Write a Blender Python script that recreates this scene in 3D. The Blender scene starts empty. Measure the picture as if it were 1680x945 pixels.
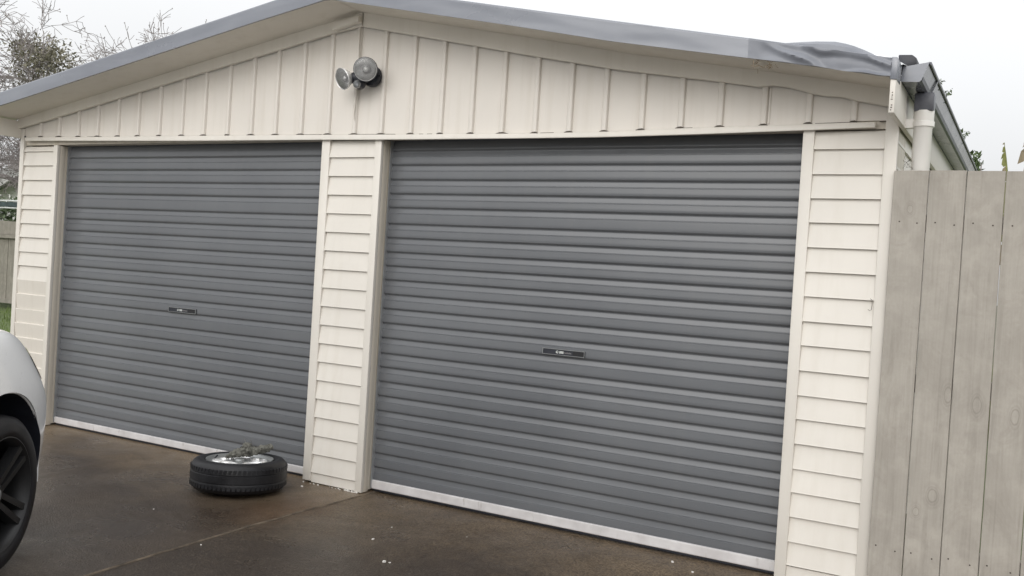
import bpy, bmesh, math, random
from mathutils import Vector, Matrix, noise
R = math.radians
random.seed(7)
scene = bpy.context.scene
col = scene.collection

# ------------------------------------------------------------------ camera
cam_data = bpy.data.cameras.new('camera')
cam = bpy.data.objects.new('camera', cam_data)
col.objects.link(cam)
scene.camera = cam
CAM = Vector((3.48370, -4.42915, 1.35657))
def cam_basis(pitch, yaw, roll):
    return (Matrix.Rotation(yaw, 3, 'Z') @ Matrix.Rotation(pitch, 3, 'X') @ Matrix.Rotation(roll, 3, 'Y'))
Mb = cam_basis(-0.01502045, 0.50937137, -0.06204588)
rot = Matrix((Mb.col[0], Mb.col[2], -Mb.col[1])).transposed()
cam.matrix_world = Matrix.Translation(CAM) @ rot.to_4x4()
cam_data.sensor_width = 36.0
cam_data.lens = 1536.02 / 1680.0 * 36.0
cam_data.clip_start = 0.05
cam_data.clip_end = 3000.0
scene.render.resolution_x = 1024
scene.render.resolution_y = 576

# ------------------------------------------------------------------ overcast sky
SUN_EL, SUN_AZ = R(28), R(-14)       # high, behind the camera and a little to the left
world = bpy.data.worlds.new('World')
scene.world = world
world.use_nodes = True
wn, wl = world.node_tree.nodes, world.node_tree.links
wn.clear()
w_out = wn.new('ShaderNodeOutputWorld')
w_bg = wn.new('ShaderNodeBackground'); w_bg.inputs['Strength'].default_value = 0.1
sky = wn.new('ShaderNodeTexSky'); sky.sky_type = 'NISHITA'; sky.sun_disc = False
sky.sun_elevation = SUN_EL; sky.sun_rotation = R(180) + SUN_AZ
sky.air_density = 1.0; sky.dust_density = 6.0
hs = wn.new('ShaderNodeHueSaturation'); hs.inputs['Saturation'].default_value = 0.25
hs.inputs['Value'].default_value = 0.45
tc = wn.new('ShaderNodeTexCoord')
sep = wn.new('ShaderNodeSeparateXYZ')
cl = wn.new('ShaderNodeMath'); cl.operation = 'MAXIMUM'; cl.inputs[1].default_value = 0.0
grad = wn.new('ShaderNodeMath'); grad.operation = 'MULTIPLY_ADD'     # overcast sky: brighter towards the zenith
grad.inputs[1].default_value = 11.0; grad.inputs[2].default_value = 6.2
nz = wn.new('ShaderNodeTexNoise'); nz.inputs['Scale'].default_value = 1.6; nz.inputs['Detail'].default_value = 4
mr = wn.new('ShaderNodeMapRange'); mr.inputs['To Min'].default_value = 0.86; mr.inputs['To Max'].default_value = 1.14
mul = wn.new('ShaderNodeMath'); mul.operation = 'MULTIPLY'
tint = wn.new('ShaderNodeVectorMath'); tint.operation = 'SCALE'; tint.inputs[0].default_value = (0.985, 0.992, 1.0)
add = wn.new('ShaderNodeVectorMath'); add.operation = 'ADD'
wl.new(tc.outputs['Generated'], sep.inputs[0]); wl.new(sep.outputs['Z'], cl.inputs[0]); wl.new(cl.outputs[0], grad.inputs[0])
wl.new(tc.outputs['Generated'], nz.inputs['Vector']); wl.new(nz.outputs['Fac'], mr.inputs['Value'])
wl.new(grad.outputs[0], mul.inputs[0]); wl.new(mr.outputs[0], mul.inputs[1])
wl.new(mul.outputs[0], tint.inputs['Scale'])
wl.new(sky.outputs[0], hs.inputs['Color'])
wl.new(hs.outputs[0], add.inputs[0]); wl.new(tint.outputs[0], add.inputs[1])
wl.new(add.outputs[0], w_bg.inputs['Color']); wl.new(w_bg.outputs[0], w_out.inputs['Surface'])

sun_d = bpy.data.lights.new('sun', 'SUN'); sun_d.energy = 0.6; sun_d.angle = R(35); sun_d.color = (1.0, 0.98, 0.95)
sun = bpy.data.objects.new('sun', sun_d); col.objects.link(sun)
sd = Vector((math.sin(SUN_AZ) * math.cos(SUN_EL), -math.cos(SUN_AZ) * math.cos(SUN_EL), math.sin(SUN_EL)))
sun.rotation_euler = (-sd).to_track_quat('-Z', 'Y').to_euler()
sun.location = (0, -10, 20)

scene.view_settings.view_transform = 'Standard'
scene.view_settings.look = 'None'
scene.view_settings.exposure = -0.05
scene.view_settings.gamma = 1.0
scene.view_settings.use_curve_mapping = False
scene.render.engine = 'CYCLES'

# ------------------------------------------------------------------ helpers
class MB:
    """collects geometry for one mesh object"""
    def __init__(s): s.v, s.f, s.m = [], [], []
    def add(s, vs, fs, mi=0):
        o = len(s.v); s.v += [tuple(p) for p in vs]
        s.f += [tuple(i + o for i in f) for f in fs]; s.m += [mi] * len(fs); return s
    def box(s, x0, x1, y0, y1, z0, z1, mi=0):
        return s.add([(x0,y0,z0),(x1,y0,z0),(x1,y1,z0),(x0,y1,z0),(x0,y0,z1),(x1,y0,z1),(x1,y1,z1),(x0,y1,z1)],
                     [(0,3,2,1),(4,5,6,7),(0,1,5,4),(1,2,6,5),(2,3,7,6),(3,0,4,7)], mi)
    def prism(s, poly, axis, a, b, mi=0):
        """poly: 2D points; axis x: (y,z), y: (x,z), z: (x,y); extruded from a to b"""
        n = len(poly)
        def p3(p, t): return {'x': (t, p[0], p[1]), 'y': (p[0], t, p[1]), 'z': (p[0], p[1], t)}[axis]
        vs = [p3(p, a) for p in poly] + [p3(p, b) for p in poly]
        fs = [tuple(range(n)), tuple(range(2*n-1, n-1, -1))] + [(i, (i+1) % n + 0, (i+1) % n + n, i + n)[::-1] for i in range(n)]
        return s.add(vs, fs, mi)
    def lathe(s, prof, n=32, mat=None, mi=0, closed=False):
        """prof: (r, h) pairs round the local z axis"""
        mat = mat or Matrix()
        vs, fs = [], []
        m = len(prof)
        for i in range(n):
            a = 2 * math.pi * i / n
            for r, h in prof: vs.append(mat @ Vector((r * math.cos(a), r * math.sin(a), h)))
        for i in range(n):
            j = (i + 1) % n
            for k in range(m - 1 if not closed else m):
                k2 = (k + 1) % m
                fs.append((i*m+k, j*m+k, j*m+k2, i*m+k2))
        return s.add(vs, fs, mi)
    def tube(s, pts, rad, n=6, mi=0, caps=True):
        pts = [Vector(p) for p in pts]
        rads = rad if isinstance(rad, (list, tuple)) else [rad] * len(pts)
        vs, fs = [], []
        up = None
        for i, p in enumerate(pts):
            d = (pts[min(i+1, len(pts)-1)] - pts[max(i-1, 0)]).normalized()
            if up is None:
                up = Vector((0, 0, 1)) if abs(d.z) < 0.9 else Vector((1, 0, 0))
            a = d.cross(up)
            a = a.normalized() if a.length > 1e-6 else d.orthogonal().normalized()
            b = d.cross(a).normalized(); up = -b if b.dot(up) < 0 else b
            for k in range(n):
                t = 2 * math.pi * k / n
                vs.append(p + rads[i] * (math.cos(t) * a + math.sin(t) * b))
        for i in range(len(pts) - 1):
            for k in range(n):
                k2 = (k + 1) % n
                fs.append((i*n+k, i*n+k2, (i+1)*n+k2, (i+1)*n+k))
        if caps:
            fs.append(tuple(range(n))[::-1]); fs.append(tuple((len(pts)-1)*n + k for k in range(n)))
        return s.add(vs, fs, mi)
    def strip(s, rows, mi=0):
        """rows of equal point count -> grid of quads"""
        n = len(rows[0]); vs = [p for r in rows for p in r]
        fs = [(i*n+k, i*n+k+1, (i+1)*n+k+1, (i+1)*n+k) for i in range(len(rows)-1) for k in range(n-1)]
        return s.add(vs, fs, mi)
    def mesh(s, name, mats, smooth=False, bevel=0.0, angle=35, fix=True):
        me = bpy.data.meshes.new(name)
        me.from_pydata([tuple(p) for p in s.v], [], s.f)
        for m in (mats if isinstance(mats, (list, tuple)) else [mats]): me.materials.append(m)
        me.polygons.foreach_set('material_index', s.m)
        bm = bmesh.new(); bm.from_mesh(me)
        if fix: bmesh.ops.recalc_face_normals(bm, faces=bm.faces)
        if bevel > 0:
            ed = [e for e in bm.edges if len(e.link_faces) == 2 and e.calc_face_angle(0) > R(30)]
            bmesh.ops.bevel(bm, geom=ed, offset=bevel, segments=2, profile=0.5, affect='EDGES', clamp_overlap=True)
        if smooth or bevel > 0:
            for f in bm.faces: f.smooth = True
            for e in bm.edges:
                if len(e.link_faces) == 2 and e.calc_face_angle(0) > R(angle): e.smooth = False
        bm.to_mesh(me); bm.free()
        return me
def link(name, me, parent=None, loc=(0, 0, 0), local=False):
    o = bpy.data.objects.new(name, me); col.objects.link(o); o.location = loc
    if parent is not None:
        o.parent = parent
        if not local:
            o.matrix_parent_inverse = Matrix.Translation(-Vector(parent.location))
    return o
def obj(name, mb, mats, parent=None, smooth=False, bevel=0.0, local=False, angle=35, fix=True):
    return link(name, mb.mesh(name, mats, smooth, bevel, angle, fix), parent, local=local)
def tag(o, label=None, cat=None, group=None, kind=None):
    if label: o['label'] = label
    if cat: o['category'] = cat
    if group: o['group'] = group
    if kind: o['kind'] = kind
    return o
def thing(name, label, cat, loc=(0, 0, 0), rotz=0.0, group=None):
    o = bpy.data.objects.new(name, None); col.objects.link(o)
    o.location = loc; o.rotation_euler = (0, 0, rotz); o.empty_display_size = 0.2
    return tag(o, label, cat, group)
def lerp_line(pts, x):
    if x <= pts[0][0]:
        (x0, z0), (x1, z1) = pts[0], pts[1]
    elif x >= pts[-1][0]:
        (x0, z0), (x1, z1) = pts[-2], pts[-1]
    else:
        for (x0, z0), (x1, z1) in zip(pts, pts[1:]):
            if x0 <= x <= x1: break
    return z0 + (z1 - z0) * (x - x0) / (x1 - x0)

# ------------------------------------------------------------------ materials
class NT:
    def __init__(s, name):
        s.mat = bpy.data.materials.new(name); s.mat.use_nodes = True
        s.n, s.l = s.mat.node_tree.nodes, s.mat.node_tree.links
        s.b = s.n['Principled BSDF']
    def new(s, t, **kw):
        n = s.n.new(t)
        for k, v in kw.items():
            if k in n.inputs: n.inputs[k].default_value = v
            else: setattr(n, k, v)
        return n
    def coord(s, out='Object', scale=(1, 1, 1), rnd=False):
        t = s.new('ShaderNodeTexCoord'); mp = s.new('ShaderNodeMapping'); mp.inputs['Scale'].default_value = scale
        if out == 'World':
            g = s.new('ShaderNodeNewGeometry'); s.l.new(g.outputs['Position'], mp.inputs['Vector'])
        else: s.l.new(t.outputs[out], mp.inputs['Vector'])
        if rnd:
            oi = s.new('ShaderNodeObjectInfo'); sc = s.new('ShaderNodeVectorMath', operation='SCALE')
            cb = s.new('ShaderNodeCombineXYZ')
            for i in range(3): s.l.new(oi.outputs['Random'], cb.inputs[i])
            sc.inputs['Scale'].default_value = 37.0
            s.l.new(cb.outputs[0], sc.inputs[0]); s.l.new(sc.outputs[0], mp.inputs['Location'])
        return mp.outputs[0]
    def noise(s, vec, scale, detail=4, rough=0.55, dist=0.0):
        n = s.new('ShaderNodeTexNoise'); n.inputs['Scale'].default_value = scale
        n.inputs['Detail'].default_value = detail; n.inputs['Roughness'].default_value = rough
        n.inputs['Distortion'].default_value = dist
        s.l.new(vec, n.inputs['Vector']); return n.outputs['Fac']
    def ramp(s, fac, stops):
        r = s.new('ShaderNodeValToRGB'); cr = r.color_ramp
        while len(cr.elements) < len(stops): cr.elements.new(0.5)
        for e, (p, c) in zip(cr.elements, stops):
            e.position = p; e.color = (c[0], c[1], c[2], 1) if isinstance(c, (tuple, list)) else (c, c, c, 1)
        s.l.new(fac, r.inputs['Fac']); return r.outputs['Color']
    def mix(s, fac, a, b, mode='MIX'):
        m = s.new('ShaderNodeMix', data_type='RGBA', blend_type=mode)
        for sock, v in ((m.inputs[0], fac), (m.inputs[6], a), (m.inputs[7], b)):
            if hasattr(v, 'is_linked') or hasattr(v, 'links'): s.l.new(v, sock)
            elif isinstance(v, (tuple, list)): sock.default_value = (v[0], v[1], v[2], 1)
            else: sock.default_value = v if sock == m.inputs[0] else (v, v, v, 1)
        return m.outputs[2]
    def math(s, op, a, b=None, c=None):
        m = s.new('ShaderNodeMath', operation=op)
        for i, v in enumerate((a, b, c)):
            if v is None: continue
            if isinstance(v, (int, float)): m.inputs[i].default_value = v
            else: s.l.new(v, m.inputs[i])
        return m.outputs[0]
    def bump(s, h, strength=0.2, dist=0.01):
        b = s.new('ShaderNodeBump'); b.inputs['Strength'].default_value = strength; b.inputs['Distance'].default_value = dist
        s.l.new(h, b.inputs['Height']); s.l.new(b.outputs[0], s.b.inputs['Normal'])
    def set(s, base=None, rough=None, metal=None, spec=None, coat=None, coat_rough=None, trans=None, ior=None, alpha=None, sss=None):
        for k, v in (('Base Color', base), ('Roughness', rough), ('Metallic', metal), ('Specular IOR Level', spec), ('Coat Weight', coat),
                     ('Coat Roughness', coat_rough), ('Transmission Weight', trans), ('IOR', ior), ('Alpha', alpha)):
            if v is None: continue
            if hasattr(v, 'is_linked'): s.l.new(v, s.b.inputs[k])
            elif isinstance(v, (tuple, list)): s.b.inputs[k].default_value = (v[0], v[1], v[2], 1)
            else: s.b.inputs[k].default_value = v
        return s
def paint(name, c, rough=0.5, var=0.06, dark_marks=0.10, bump=0.05, streak=True):
    t = NT(name); v = t.coord('World')
    big = t.noise(v, 1.3, 4); fine = t.noise(v, 60, 3)
    st = t.noise(t.coord('World', (14, 14, 0.9)), 1.0, 4, 0.6)
    dark = tuple(x * (1 - var) for x in c); lite = tuple(min(1, x * (1 + var)) for x in c)
    base = t.ramp(big, [(0.3, dark), (0.7, lite)])
    g = t.ramp(st, [(0.5, 0.0), (0.8, 1.0)])  # dirt streaks running down the paint
    gc = tuple(x * y for x, y in zip(c, (0.72, 0.68, 0.60)))
    base = t.mix(t.math('MULTIPLY', g, dark_marks * 2.5) if streak else 0.0, base, gc)
    base = t.mix(t.math('MULTIPLY', fine, 0.08), base, tuple(x * 0.8 for x in c))
    t.set(base=base, rough=t.math('MULTIPLY_ADD', big, 0.15, rough - 0.07))
    t.bump(t.noise(v, 25, 3), bump, 0.004)
    return t.mat
def plain(name, c, rough=0.5, metal=0.0, var=0.12, scale=12, bump=0.0, coat=0.0, coord='Object', spec=None):
    t = NT(name); n = t.noise(t.coord(coord), scale, 4)
    base = t.ramp(n, [(0.3, tuple(x * (1 - var) for x in c)), (0.7, tuple(min(1, x * (1 + var)) for x in c))])
    t.set(base=base, rough=rough, metal=metal, coat=coat, spec=spec)
    if bump: t.bump(t.noise(t.coord(coord), scale * 6, 3), bump, 0.004)
    return t.mat

CREAM = (0.690, 0.657, 0.600)
M_cream = paint('cream_paint', CREAM, 0.42)
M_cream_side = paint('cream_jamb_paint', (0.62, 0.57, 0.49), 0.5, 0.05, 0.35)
M_panel = paint('cream_cladding', (0.710, 0.670, 0.615), 0.45, 0.05, 0.12, 0.12)
M_repair = paint('greyer_cream_paint', (0.65, 0.613, 0.553), 0.5, 0.05, 0.15)
M_soffit = paint('soffit_paint', (0.74, 0.70, 0.63), 0.6, 0.06, 0.10)
M_dark_brown = plain('dark_brown', (0.10, 0.085, 0.07), 0.9, var=0.4, scale=60)
M_white_pvc = paint('white_plastic', (0.80, 0.78, 0.74), 0.3, 0.03, 0.10, 0.0)
M_black = plain('black_plastic', (0.018, 0.020, 0.028), 0.45, var=0.2)
M_dark = plain('dark_void', (0.02, 0.02, 0.022), 0.9)

def flashing_mat():
    t = NT('grey_roof_paint'); v = t.coord('World')
    n = t.noise(v, 2.2, 5); st = t.noise(t.coord('World', (3, 3, 18)), 1.0, 3)
    base = t.ramp(n, [(0.3, (0.160, 0.172, 0.202)), (0.7, (0.195, 0.208, 0.240))])
    base = t.mix(t.ramp(st, [(0.55, 0.0), (0.75, 0.25)]), base, (0.25, 0.26, 0.285))
    t.set(base=base, rough=t.ramp(n, [(0.3, 0.24), (0.7, 0.34)]), spec=0.8, coat=0.35, coat_rough=0.15)
    t.bump(t.noise(v, 5, 2), 0.08, 0.01)
    return t.mat
M_flash = flashing_mat()
M_flash_dull = plain('dull_grey_sheet', (0.190, 0.201, 0.229), 0.32, var=0.18, scale=5, coord='World', spec=0.5)  # duller copy of the roof paint, standing in for darker reflections
def gutter_mat():
    t = NT('gutter_metal'); v = t.coord('World')
    n = t.noise(v, 7, 5)
    base = t.ramp(n, [(0.35, (0.13, 0.14, 0.165)), (0.7, (0.20, 0.21, 0.24))])
    base = t.mix(t.ramp(t.noise(v, 22, 4), [(0.55, 0.0), (0.72, 0.8)]), base, (0.06, 0.06, 0.055))
    t.set(base=base, rough=t.ramp(n, [(0.3, 0.10), (0.75, 0.24)]), spec=0.75)
    return t.mat
M_gutter = gutter_mat()
M_outlet = plain('grey_outlet_paint', (0.10, 0.105, 0.125), 0.4, var=0.25, scale=20)
def door_mat():
    t = NT('charcoal_door_paint'); v = t.coord('World')
    big = t.noise(v, 1.1, 5); st = t.noise(t.coord('World', (9, 9, 0.5)), 1.0, 5, 0.65)
    fine = t.noise(t.coord('World', (1.5, 1.5, 160)), 1.0, 3)
    base = t.ramp(big, [(0.3, (0.108, 0.114, 0.123)), (0.7, (0.135, 0.142, 0.151))])
    base = t.mix(t.ramp(st, [(0.5, 0.0), (0.85, 0.14)]), base, (0.19, 0.185, 0.175))
    base = t.mix(t.math('MULTIPLY', fine, 0.18), base, (0.10, 0.10, 0.115))
    speck = t.new('ShaderNodeTexVoronoi'); speck.inputs['Scale'].default_value = 26.0
    t.l.new(v, speck.inputs['Vector'])
    base = t.mix(t.ramp(speck.outputs['Distance'], [(0.02, 0.35), (0.05, 0.0)]), base, (0.30, 0.30, 0.29))
    t.set(base=base, rough=t.ramp(big, [(0.3, 0.20), (0.75, 0.27)]), spec=0.6)
    t.bump(t.noise(t.coord('World', (3, 3, 5)), 1.0, 2), 0.05, 0.006)
    return t.mat
M_door = door_mat()
def rail_mat():
    t = NT('white_aluminium'); v = t.coord('World')
    n = t.noise(v, 9, 5)
    base = t.ramp(n, [(0.3, (0.56, 0.54, 0.54)), (0.65, (0.70, 0.685, 0.685))])
    base = t.mix(t.ramp(t.noise(t.coord('World', (30, 30, 8)), 1.0, 4), [(0.62, 0.0), (0.75, 0.6)]), base, (0.32, 0.29, 0.26))
    t.set(base=base, rough=0.42, metal=0.15)
    return t.mat
M_rail = rail_mat()
M_track = plain('galvanised_track', (0.42, 0.43, 0.44), 0.45, 0.6)

def fence_mat(name, knots, c0, c1, cd):
    t = NT(name); g = t.new('ShaderNodeNewGeometry'); v = g.outputs['Position']
    oi = t.new('ShaderNodeObjectInfo')
    off = t.math('MULTIPLY', oi.outputs['Random'], 40.0)
    cb = t.new('ShaderNodeCombineXYZ'); t.l.new(off, cb.inputs[0]); t.l.new(off, cb.inputs[2])
    va = t.new('ShaderNodeVectorMath', operation='ADD'); t.l.new(v, va.inputs[0]); t.l.new(cb.outputs[0], va.inputs[1])
    def mp(sc):
        m = t.new('ShaderNodeMapping'); m.inputs['Scale'].default_value = sc; t.l.new(va.outputs[0], m.inputs['Vector']); return m.outputs[0]
    patch = t.noise(mp((5, 5, 3.2)), 1.0, 5, 0.6, 0.6)
    grain = t.noise(mp((30, 30, 1.6)), 1.0, 5, 0.6, 1.2)
    base = t.ramp(patch, [(0.28, c0), (0.72, c1)])
    wv = t.new('ShaderNodeTexWave'); wv.inputs['Scale'].default_value = 1.0; wv.inputs['Distortion'].default_value = 9.0
    wv.inputs['Detail'].default_value = 2.0; wv.inputs['Detail Scale'].default_value = 0.9
    t.l.new(mp((22, 22, 1.1)), wv.inputs['Vector'])
    base = t.mix(t.math('MULTIPLY', wv.outputs['Fac'], 0.07), base, cd)
    base = t.mix(t.ramp(grain, [(0.50, 0.0), (0.74, 0.46)]), base, cd)
    blot = t.noise(mp((9, 9, 9)), 1.0, 5, 0.65)
    base = t.mix(t.ramp(blot, [(0.46, 0.0), (0.72, 0.45)]), base, tuple(x * 1.22 for x in c1))
    blot2 = t.noise(mp((6, 6, 4)), 1.0, 6, 0.7, 1.5)
    base = t.mix(t.ramp(blot2, [(0.48, 0.0), (0.75, 0.5)]), base, tuple(x * y for x, y in zip(c0, (0.72, 0.70, 0.68))))
    fine = t.noise(mp((160, 160, 90)), 1.0, 3)
    base = t.mix(t.math('MULTIPLY', fine, 0.18), base, cd)
    sp = t.new('ShaderNodeSeparateXYZ'); t.l.new(v, sp.inputs[0])
    for (kx, kz, rx, rz) in knots:
        dx = t.math('DIVIDE', t.math('SUBTRACT', sp.outputs['X'], kx), rx)
        dz = t.math('DIVIDE', t.math('SUBTRACT', sp.outputs['Z'], kz), rz)
        dn = t.math('SQRT', t.math('ADD', t.math('MULTIPLY', dx, dx), t.math('MULTIPLY', dz, dz)))
        dn = t.math('ADD', dn, t.math('MULTIPLY', t.math('SUBTRACT', blot, 0.5), 0.9))
        ring = t.ramp(dn, [(0.78, 0.0), (0.95, 0.75), (1.12, 0.10), (1.3, 0.35), (1.5, 0.0)] if False else [(0.80, 0.0), (0.97, 0.62), (1.0, 0.0)])
        dn2 = t.math('MULTIPLY', dn, 0.45)
        r2 = t.ramp(dn2, [(0.0, 0.08), (0.34, 0.04), (0.42, 0.60), (0.50, 0.12), (0.60, 0.32), (0.68, 0.05), (0.80, 0.18), (1.0, 0.0)])
        base = t.mix(r2, base, cd)
    t.set(base=base, rough=0.75)
    t.bump(grain, 0.25, 0.003)
    return t.mat
M_plank = fence_mat('weathered_plank', [(3.185, 0.955, .016, .036), (3.297, 0.925, .017, .036), (3.440, 0.895, .017, .038),
                                        (3.150, 0.52, .02, .03), (2.985, 1.745, .012, .018), (3.09, .44, .014, .02)],
                    (0.338, 0.312, 0.274), (0.408, 0.379, 0.334), (0.205, 0.185, 0.158))
M_backfence = fence_mat('old_fence_timber', [], (0.20, 0.185, 0.155), (0.30, 0.28, 0.24), (0.11, 0.10, 0.08))

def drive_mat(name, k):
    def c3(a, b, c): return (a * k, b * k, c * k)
    t = NT(name); v = t.coord('World')
    big = t.noise(v, 0.75, 9, 0.68, 0.3); mid = t.noise(v, 3.4, 10, 0.72, 0.2)
    st = t.noise(t.coord('World', (0.8, 2.6, 1)), 1.6, 4, 0.6, 0.8)
    grit = t.noise(v, 105, 3, 0.7); grit2 = t.noise(v, 42, 5, 0.75)
    base = t.ramp(big, [(0.30, c3(0.041, 0.032, 0.026)), (0.50, c3(0.055, 0.044, 0.035)), (0.70, c3(0.080, 0.065, 0.050))])
    base = t.mix(t.ramp(mid, [(0.42, 0.0), (0.72, 0.6)]), base, c3(0.100, 0.083, 0.064))
    base = t.mix(t.ramp(st, [(0.50, 0.0), (0.70, 0.55)]), base, c3(0.030, 0.024, 0.021))
    # paler ragged tan band along the garage front, lifted to offset the wall's shade
    sp = t.new('ShaderNodeSeparateXYZ'); g = t.new('ShaderNodeNewGeometry'); t.l.new(g.outputs['Position'], sp.inputs[0])
    yy = t.math('ADD', sp.outputs['Y'], t.math('MULTIPLY', t.math('SUBTRACT', big, 0.5), 2.2))
    band = t.ramp(t.math('MULTIPLY_ADD', yy, 1.0, 0.9), [(0.0, 0.0), (0.5, 0.45), (1.0, 0.95)])
    base = t.mix(t.math('MULTIPLY', band, t.ramp(mid, [(0.3, 0.45), (0.62, 1.0)])), base, c3(0.270, 0.222, 0.160))
    # rusty stain beside the joint
    rx = t.math('SUBTRACT', sp.outputs['X'], 0.02); rx = t.math('MULTIPLY', rx, 4.0)
    ry = t.math('MULTIPLY', t.math('SUBTRACT', sp.outputs['Y'], -0.55), 1.9)
    rd = t.math('SQRT', t.math('ADD', t.math('MULTIPLY', rx, rx), t.math('MULTIPLY', ry, ry)))
    rd = t.math('ADD', rd, t.math('MULTIPLY', t.math('SUBTRACT', mid, 0.5), 1.6))
    base = t.mix(t.ramp(rd, [(0.25, 0.62), (1.0, 0.0)]), base, c3(0.115, 0.070, 0.037))
    base = t.mix(t.ramp(grit, [(0.40, 0.75), (0.60, 0.0)]), base, c3(0.020, 0.015, 0.012))
    base = t.mix(t.ramp(grit2, [(0.56, 0.0), (0.74, 0.65)]), base, c3(0.105, 0.092, 0.078))
    vo = t.new('ShaderNodeTexVoronoi'); vo.inputs['Scale'].default_value = 60.0; t.l.new(v, vo.inputs['Vector'])
    base = t.mix(t.math('MULTIPLY', t.ramp(vo.outputs['Distance'], [(0.10, 0.75), (0.28, 0.0)]), t.ramp(grit2, [(0.42, 0.0), (0.58, 1.0)])), base, c3(0.17, 0.155, 0.135))
    wet = t.noise(v, 1.5, 5, 0.65, 0.5)
    base = t.mix(1.0, base, (1.08, 0.98, 0.88), 'MULTIPLY')
    t.set(base=base, rough=t.ramp(wet, [(0.38, 0.24), (0.64, 0.54)]), spec=0.35)
    hb = t.math('ADD', t.math('MULTIPLY', grit, 0.7), t.math('MULTIPLY', grit2, 0.6))
    t.bump(hb, 0.8, 0.008)
    return t.mat
M_drive = drive_mat('wet_brown_concrete', 1.10)
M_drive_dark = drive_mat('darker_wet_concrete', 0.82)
M_bounce = plain('pale_bounce_surface', (0.22, 0.21, 0.20), 0.7, var=0.15, scale=1.2, bump=0.1, coord='World')
def grass_mat():
    t = NT('lawn_grass'); v = t.coord('World')
    n = t.noise(v, 3.0, 6, 0.7)
    t.set(base=t.ramp(n, [(0.3, (0.055, 0.085, 0.022)), (0.7, (0.115, 0.155, 0.045))]), rough=0.8)
    t.bump(t.noise(v, 60, 4), 0.6, 0.03)
    return t.mat
M_grass = grass_mat()
M_blade = plain('grass_blade', (0.12, 0.17, 0.045), 0.6, var=0.4, scale=3, coord='World')
M_ground = plain('far_ground', (0.10, 0.11, 0.07), 0.9, var=0.25, scale=0.4, coord='World')
def tyre_mat(name, c):
    t = NT(name); v = t.coord('Object'); n = t.noise(v, 9, 5)
    t.set(base=t.ramp(n, [(0.35, tuple(x * .75 for x in c)), (0.7, tuple(x * 1.5 for x in c))]), rough=t.ramp(n, [(0.3, 0.36), (0.7, 0.58)]), spec=0.4)
    t.bump(t.noise(v, 90, 3), 0.2, 0.002)
    return t.mat
M_tyre = tyre_mat('black_rubber', (0.0105, 0.0105, 0.0125))
M_alloy = plain('silver_alloy', (0.30, 0.31, 0.31), 0.42, 0.5, var=0.15, scale=25)
M_alloy_lip = plain('machined_alloy_edge', (0.86, 0.86, 0.86), 0.3, 0.55, var=0.06, scale=25)
M_steel = plain('dull_steel', (0.25, 0.25, 0.25), 0.5, 0.7)
def rag_mat():
    t = NT('dirty_rag'); v = t.coord('Object'); n = t.noise(v, 30, 5, 0.7)
    t.set(base=t.ramp(n, [(0.3, (0.075, 0.072, 0.062)), (0.55, (0.150, 0.148, 0.128)), (0.8, (0.25, 0.245, 0.22))]), rough=0.95)
    t.bump(t.noise(v, 120, 4), 0.6, 0.005)
    return t.mat
M_rag = rag_mat()
def car_mat():
    t = NT('white_car_paint'); v = t.coord('Object')
    n = t.noise(v, 3, 4); d = t.noise(v, 60, 4)
    base = t.ramp(n, [(0.3, (0.82, 0.825, 0.83)), (0.7, (0.87, 0.87, 0.87))])
    base = t.mix(t.ramp(d, [(0.60, 0.0), (0.75, 0.22)]), base, (0.45, 0.43, 0.40))
    t.set(base=base, rough=0.30, coat=0.8, coat_rough=0.06)
    return t.mat
M_car = car_mat()
M_glass = plain('dark_car_glass', (0.015, 0.018, 0.02), 0.06, var=0.05)
M_rim_dark = plain('satin_black_rim', (0.014, 0.014, 0.015), 0.42, 0.2)
M_lamp = plain('headlamp_lens', (0.20, 0.21, 0.22), 0.08, 0.2, coat=1.0)
M_lamp_dark = plain('smoked_headlamp', (0.05, 0.05, 0.055), 0.08, 0.2, coat=1.0)
M_red = plain('red_lamp_lens', (0.35, 0.02, 0.02), 0.12, coat=1.0)
def glass_mat():
    t = NT('whitened_lamp_glass'); t.n.remove(t.b)
    tr = t.new('ShaderNodeBsdfTransparent'); gl = t.new('ShaderNodeBsdfGlossy'); gl.inputs['Roughness'].default_value = 0.08
    fr = t.new('ShaderNodeFresnel'); fr.inputs['IOR'].default_value = 1.5; mx = t.new('ShaderNodeMixShader')
    t.l.new(fr.outputs[0], mx.inputs[0]); t.l.new(tr.outputs[0], mx.inputs[1]); t.l.new(gl.outputs[0], mx.inputs[2])
    df = t.new('ShaderNodeBsdfDiffuse'); df.inputs['Color'].default_value = (0.9, 0.9, 0.9, 1); mx2 = t.new('ShaderNodeMixShader'); mx2.inputs[0].default_value = 0.08  # white mixed in stands in for light caught by the lens
    t.l.new(mx.outputs[0], mx2.inputs[1]); t.l.new(df.outputs[0], mx2.inputs[2])
    t.l.new(mx2.outputs[0], t.n['Material Output'].inputs['Surface'])
    return t.mat
M_lens = glass_mat()
M_reflector = plain('silvered_reflector', (0.93, 0.93, 0.92), 0.22, 0.45, var=0.06, scale=70, bump=0.25)
def leaf_mat(name, c, var=0.4):
    t = NT(name); n = t.noise(t.coord('World'), 2.5, 3); oi = t.noise(t.coord('World'), 30, 1)
    base = t.ramp(n, [(0.3, tuple(x * (1 - var) for x in c)), (0.7, tuple(x * (1 + var) for x in c))])
    base = t.mix(t.math('MULTIPLY', oi, 0.5), base, tuple(x * 0.55 for x in c))
    t.set(base=base, rough=0.55); return t.mat
M_bark = plain('grey_brown_bark', (0.25, 0.225, 0.22), 0.9, var=0.3, scale=3, coord='World')
M_olive = leaf_mat('olive_leaf', (0.27, 0.255, 0.185))
M_hedge = leaf_mat('hedge_leaf', (0.085, 0.125, 0.050))
M_spot = plain('white_spot', (0.75, 0.76, 0.72), 0.6)
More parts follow.
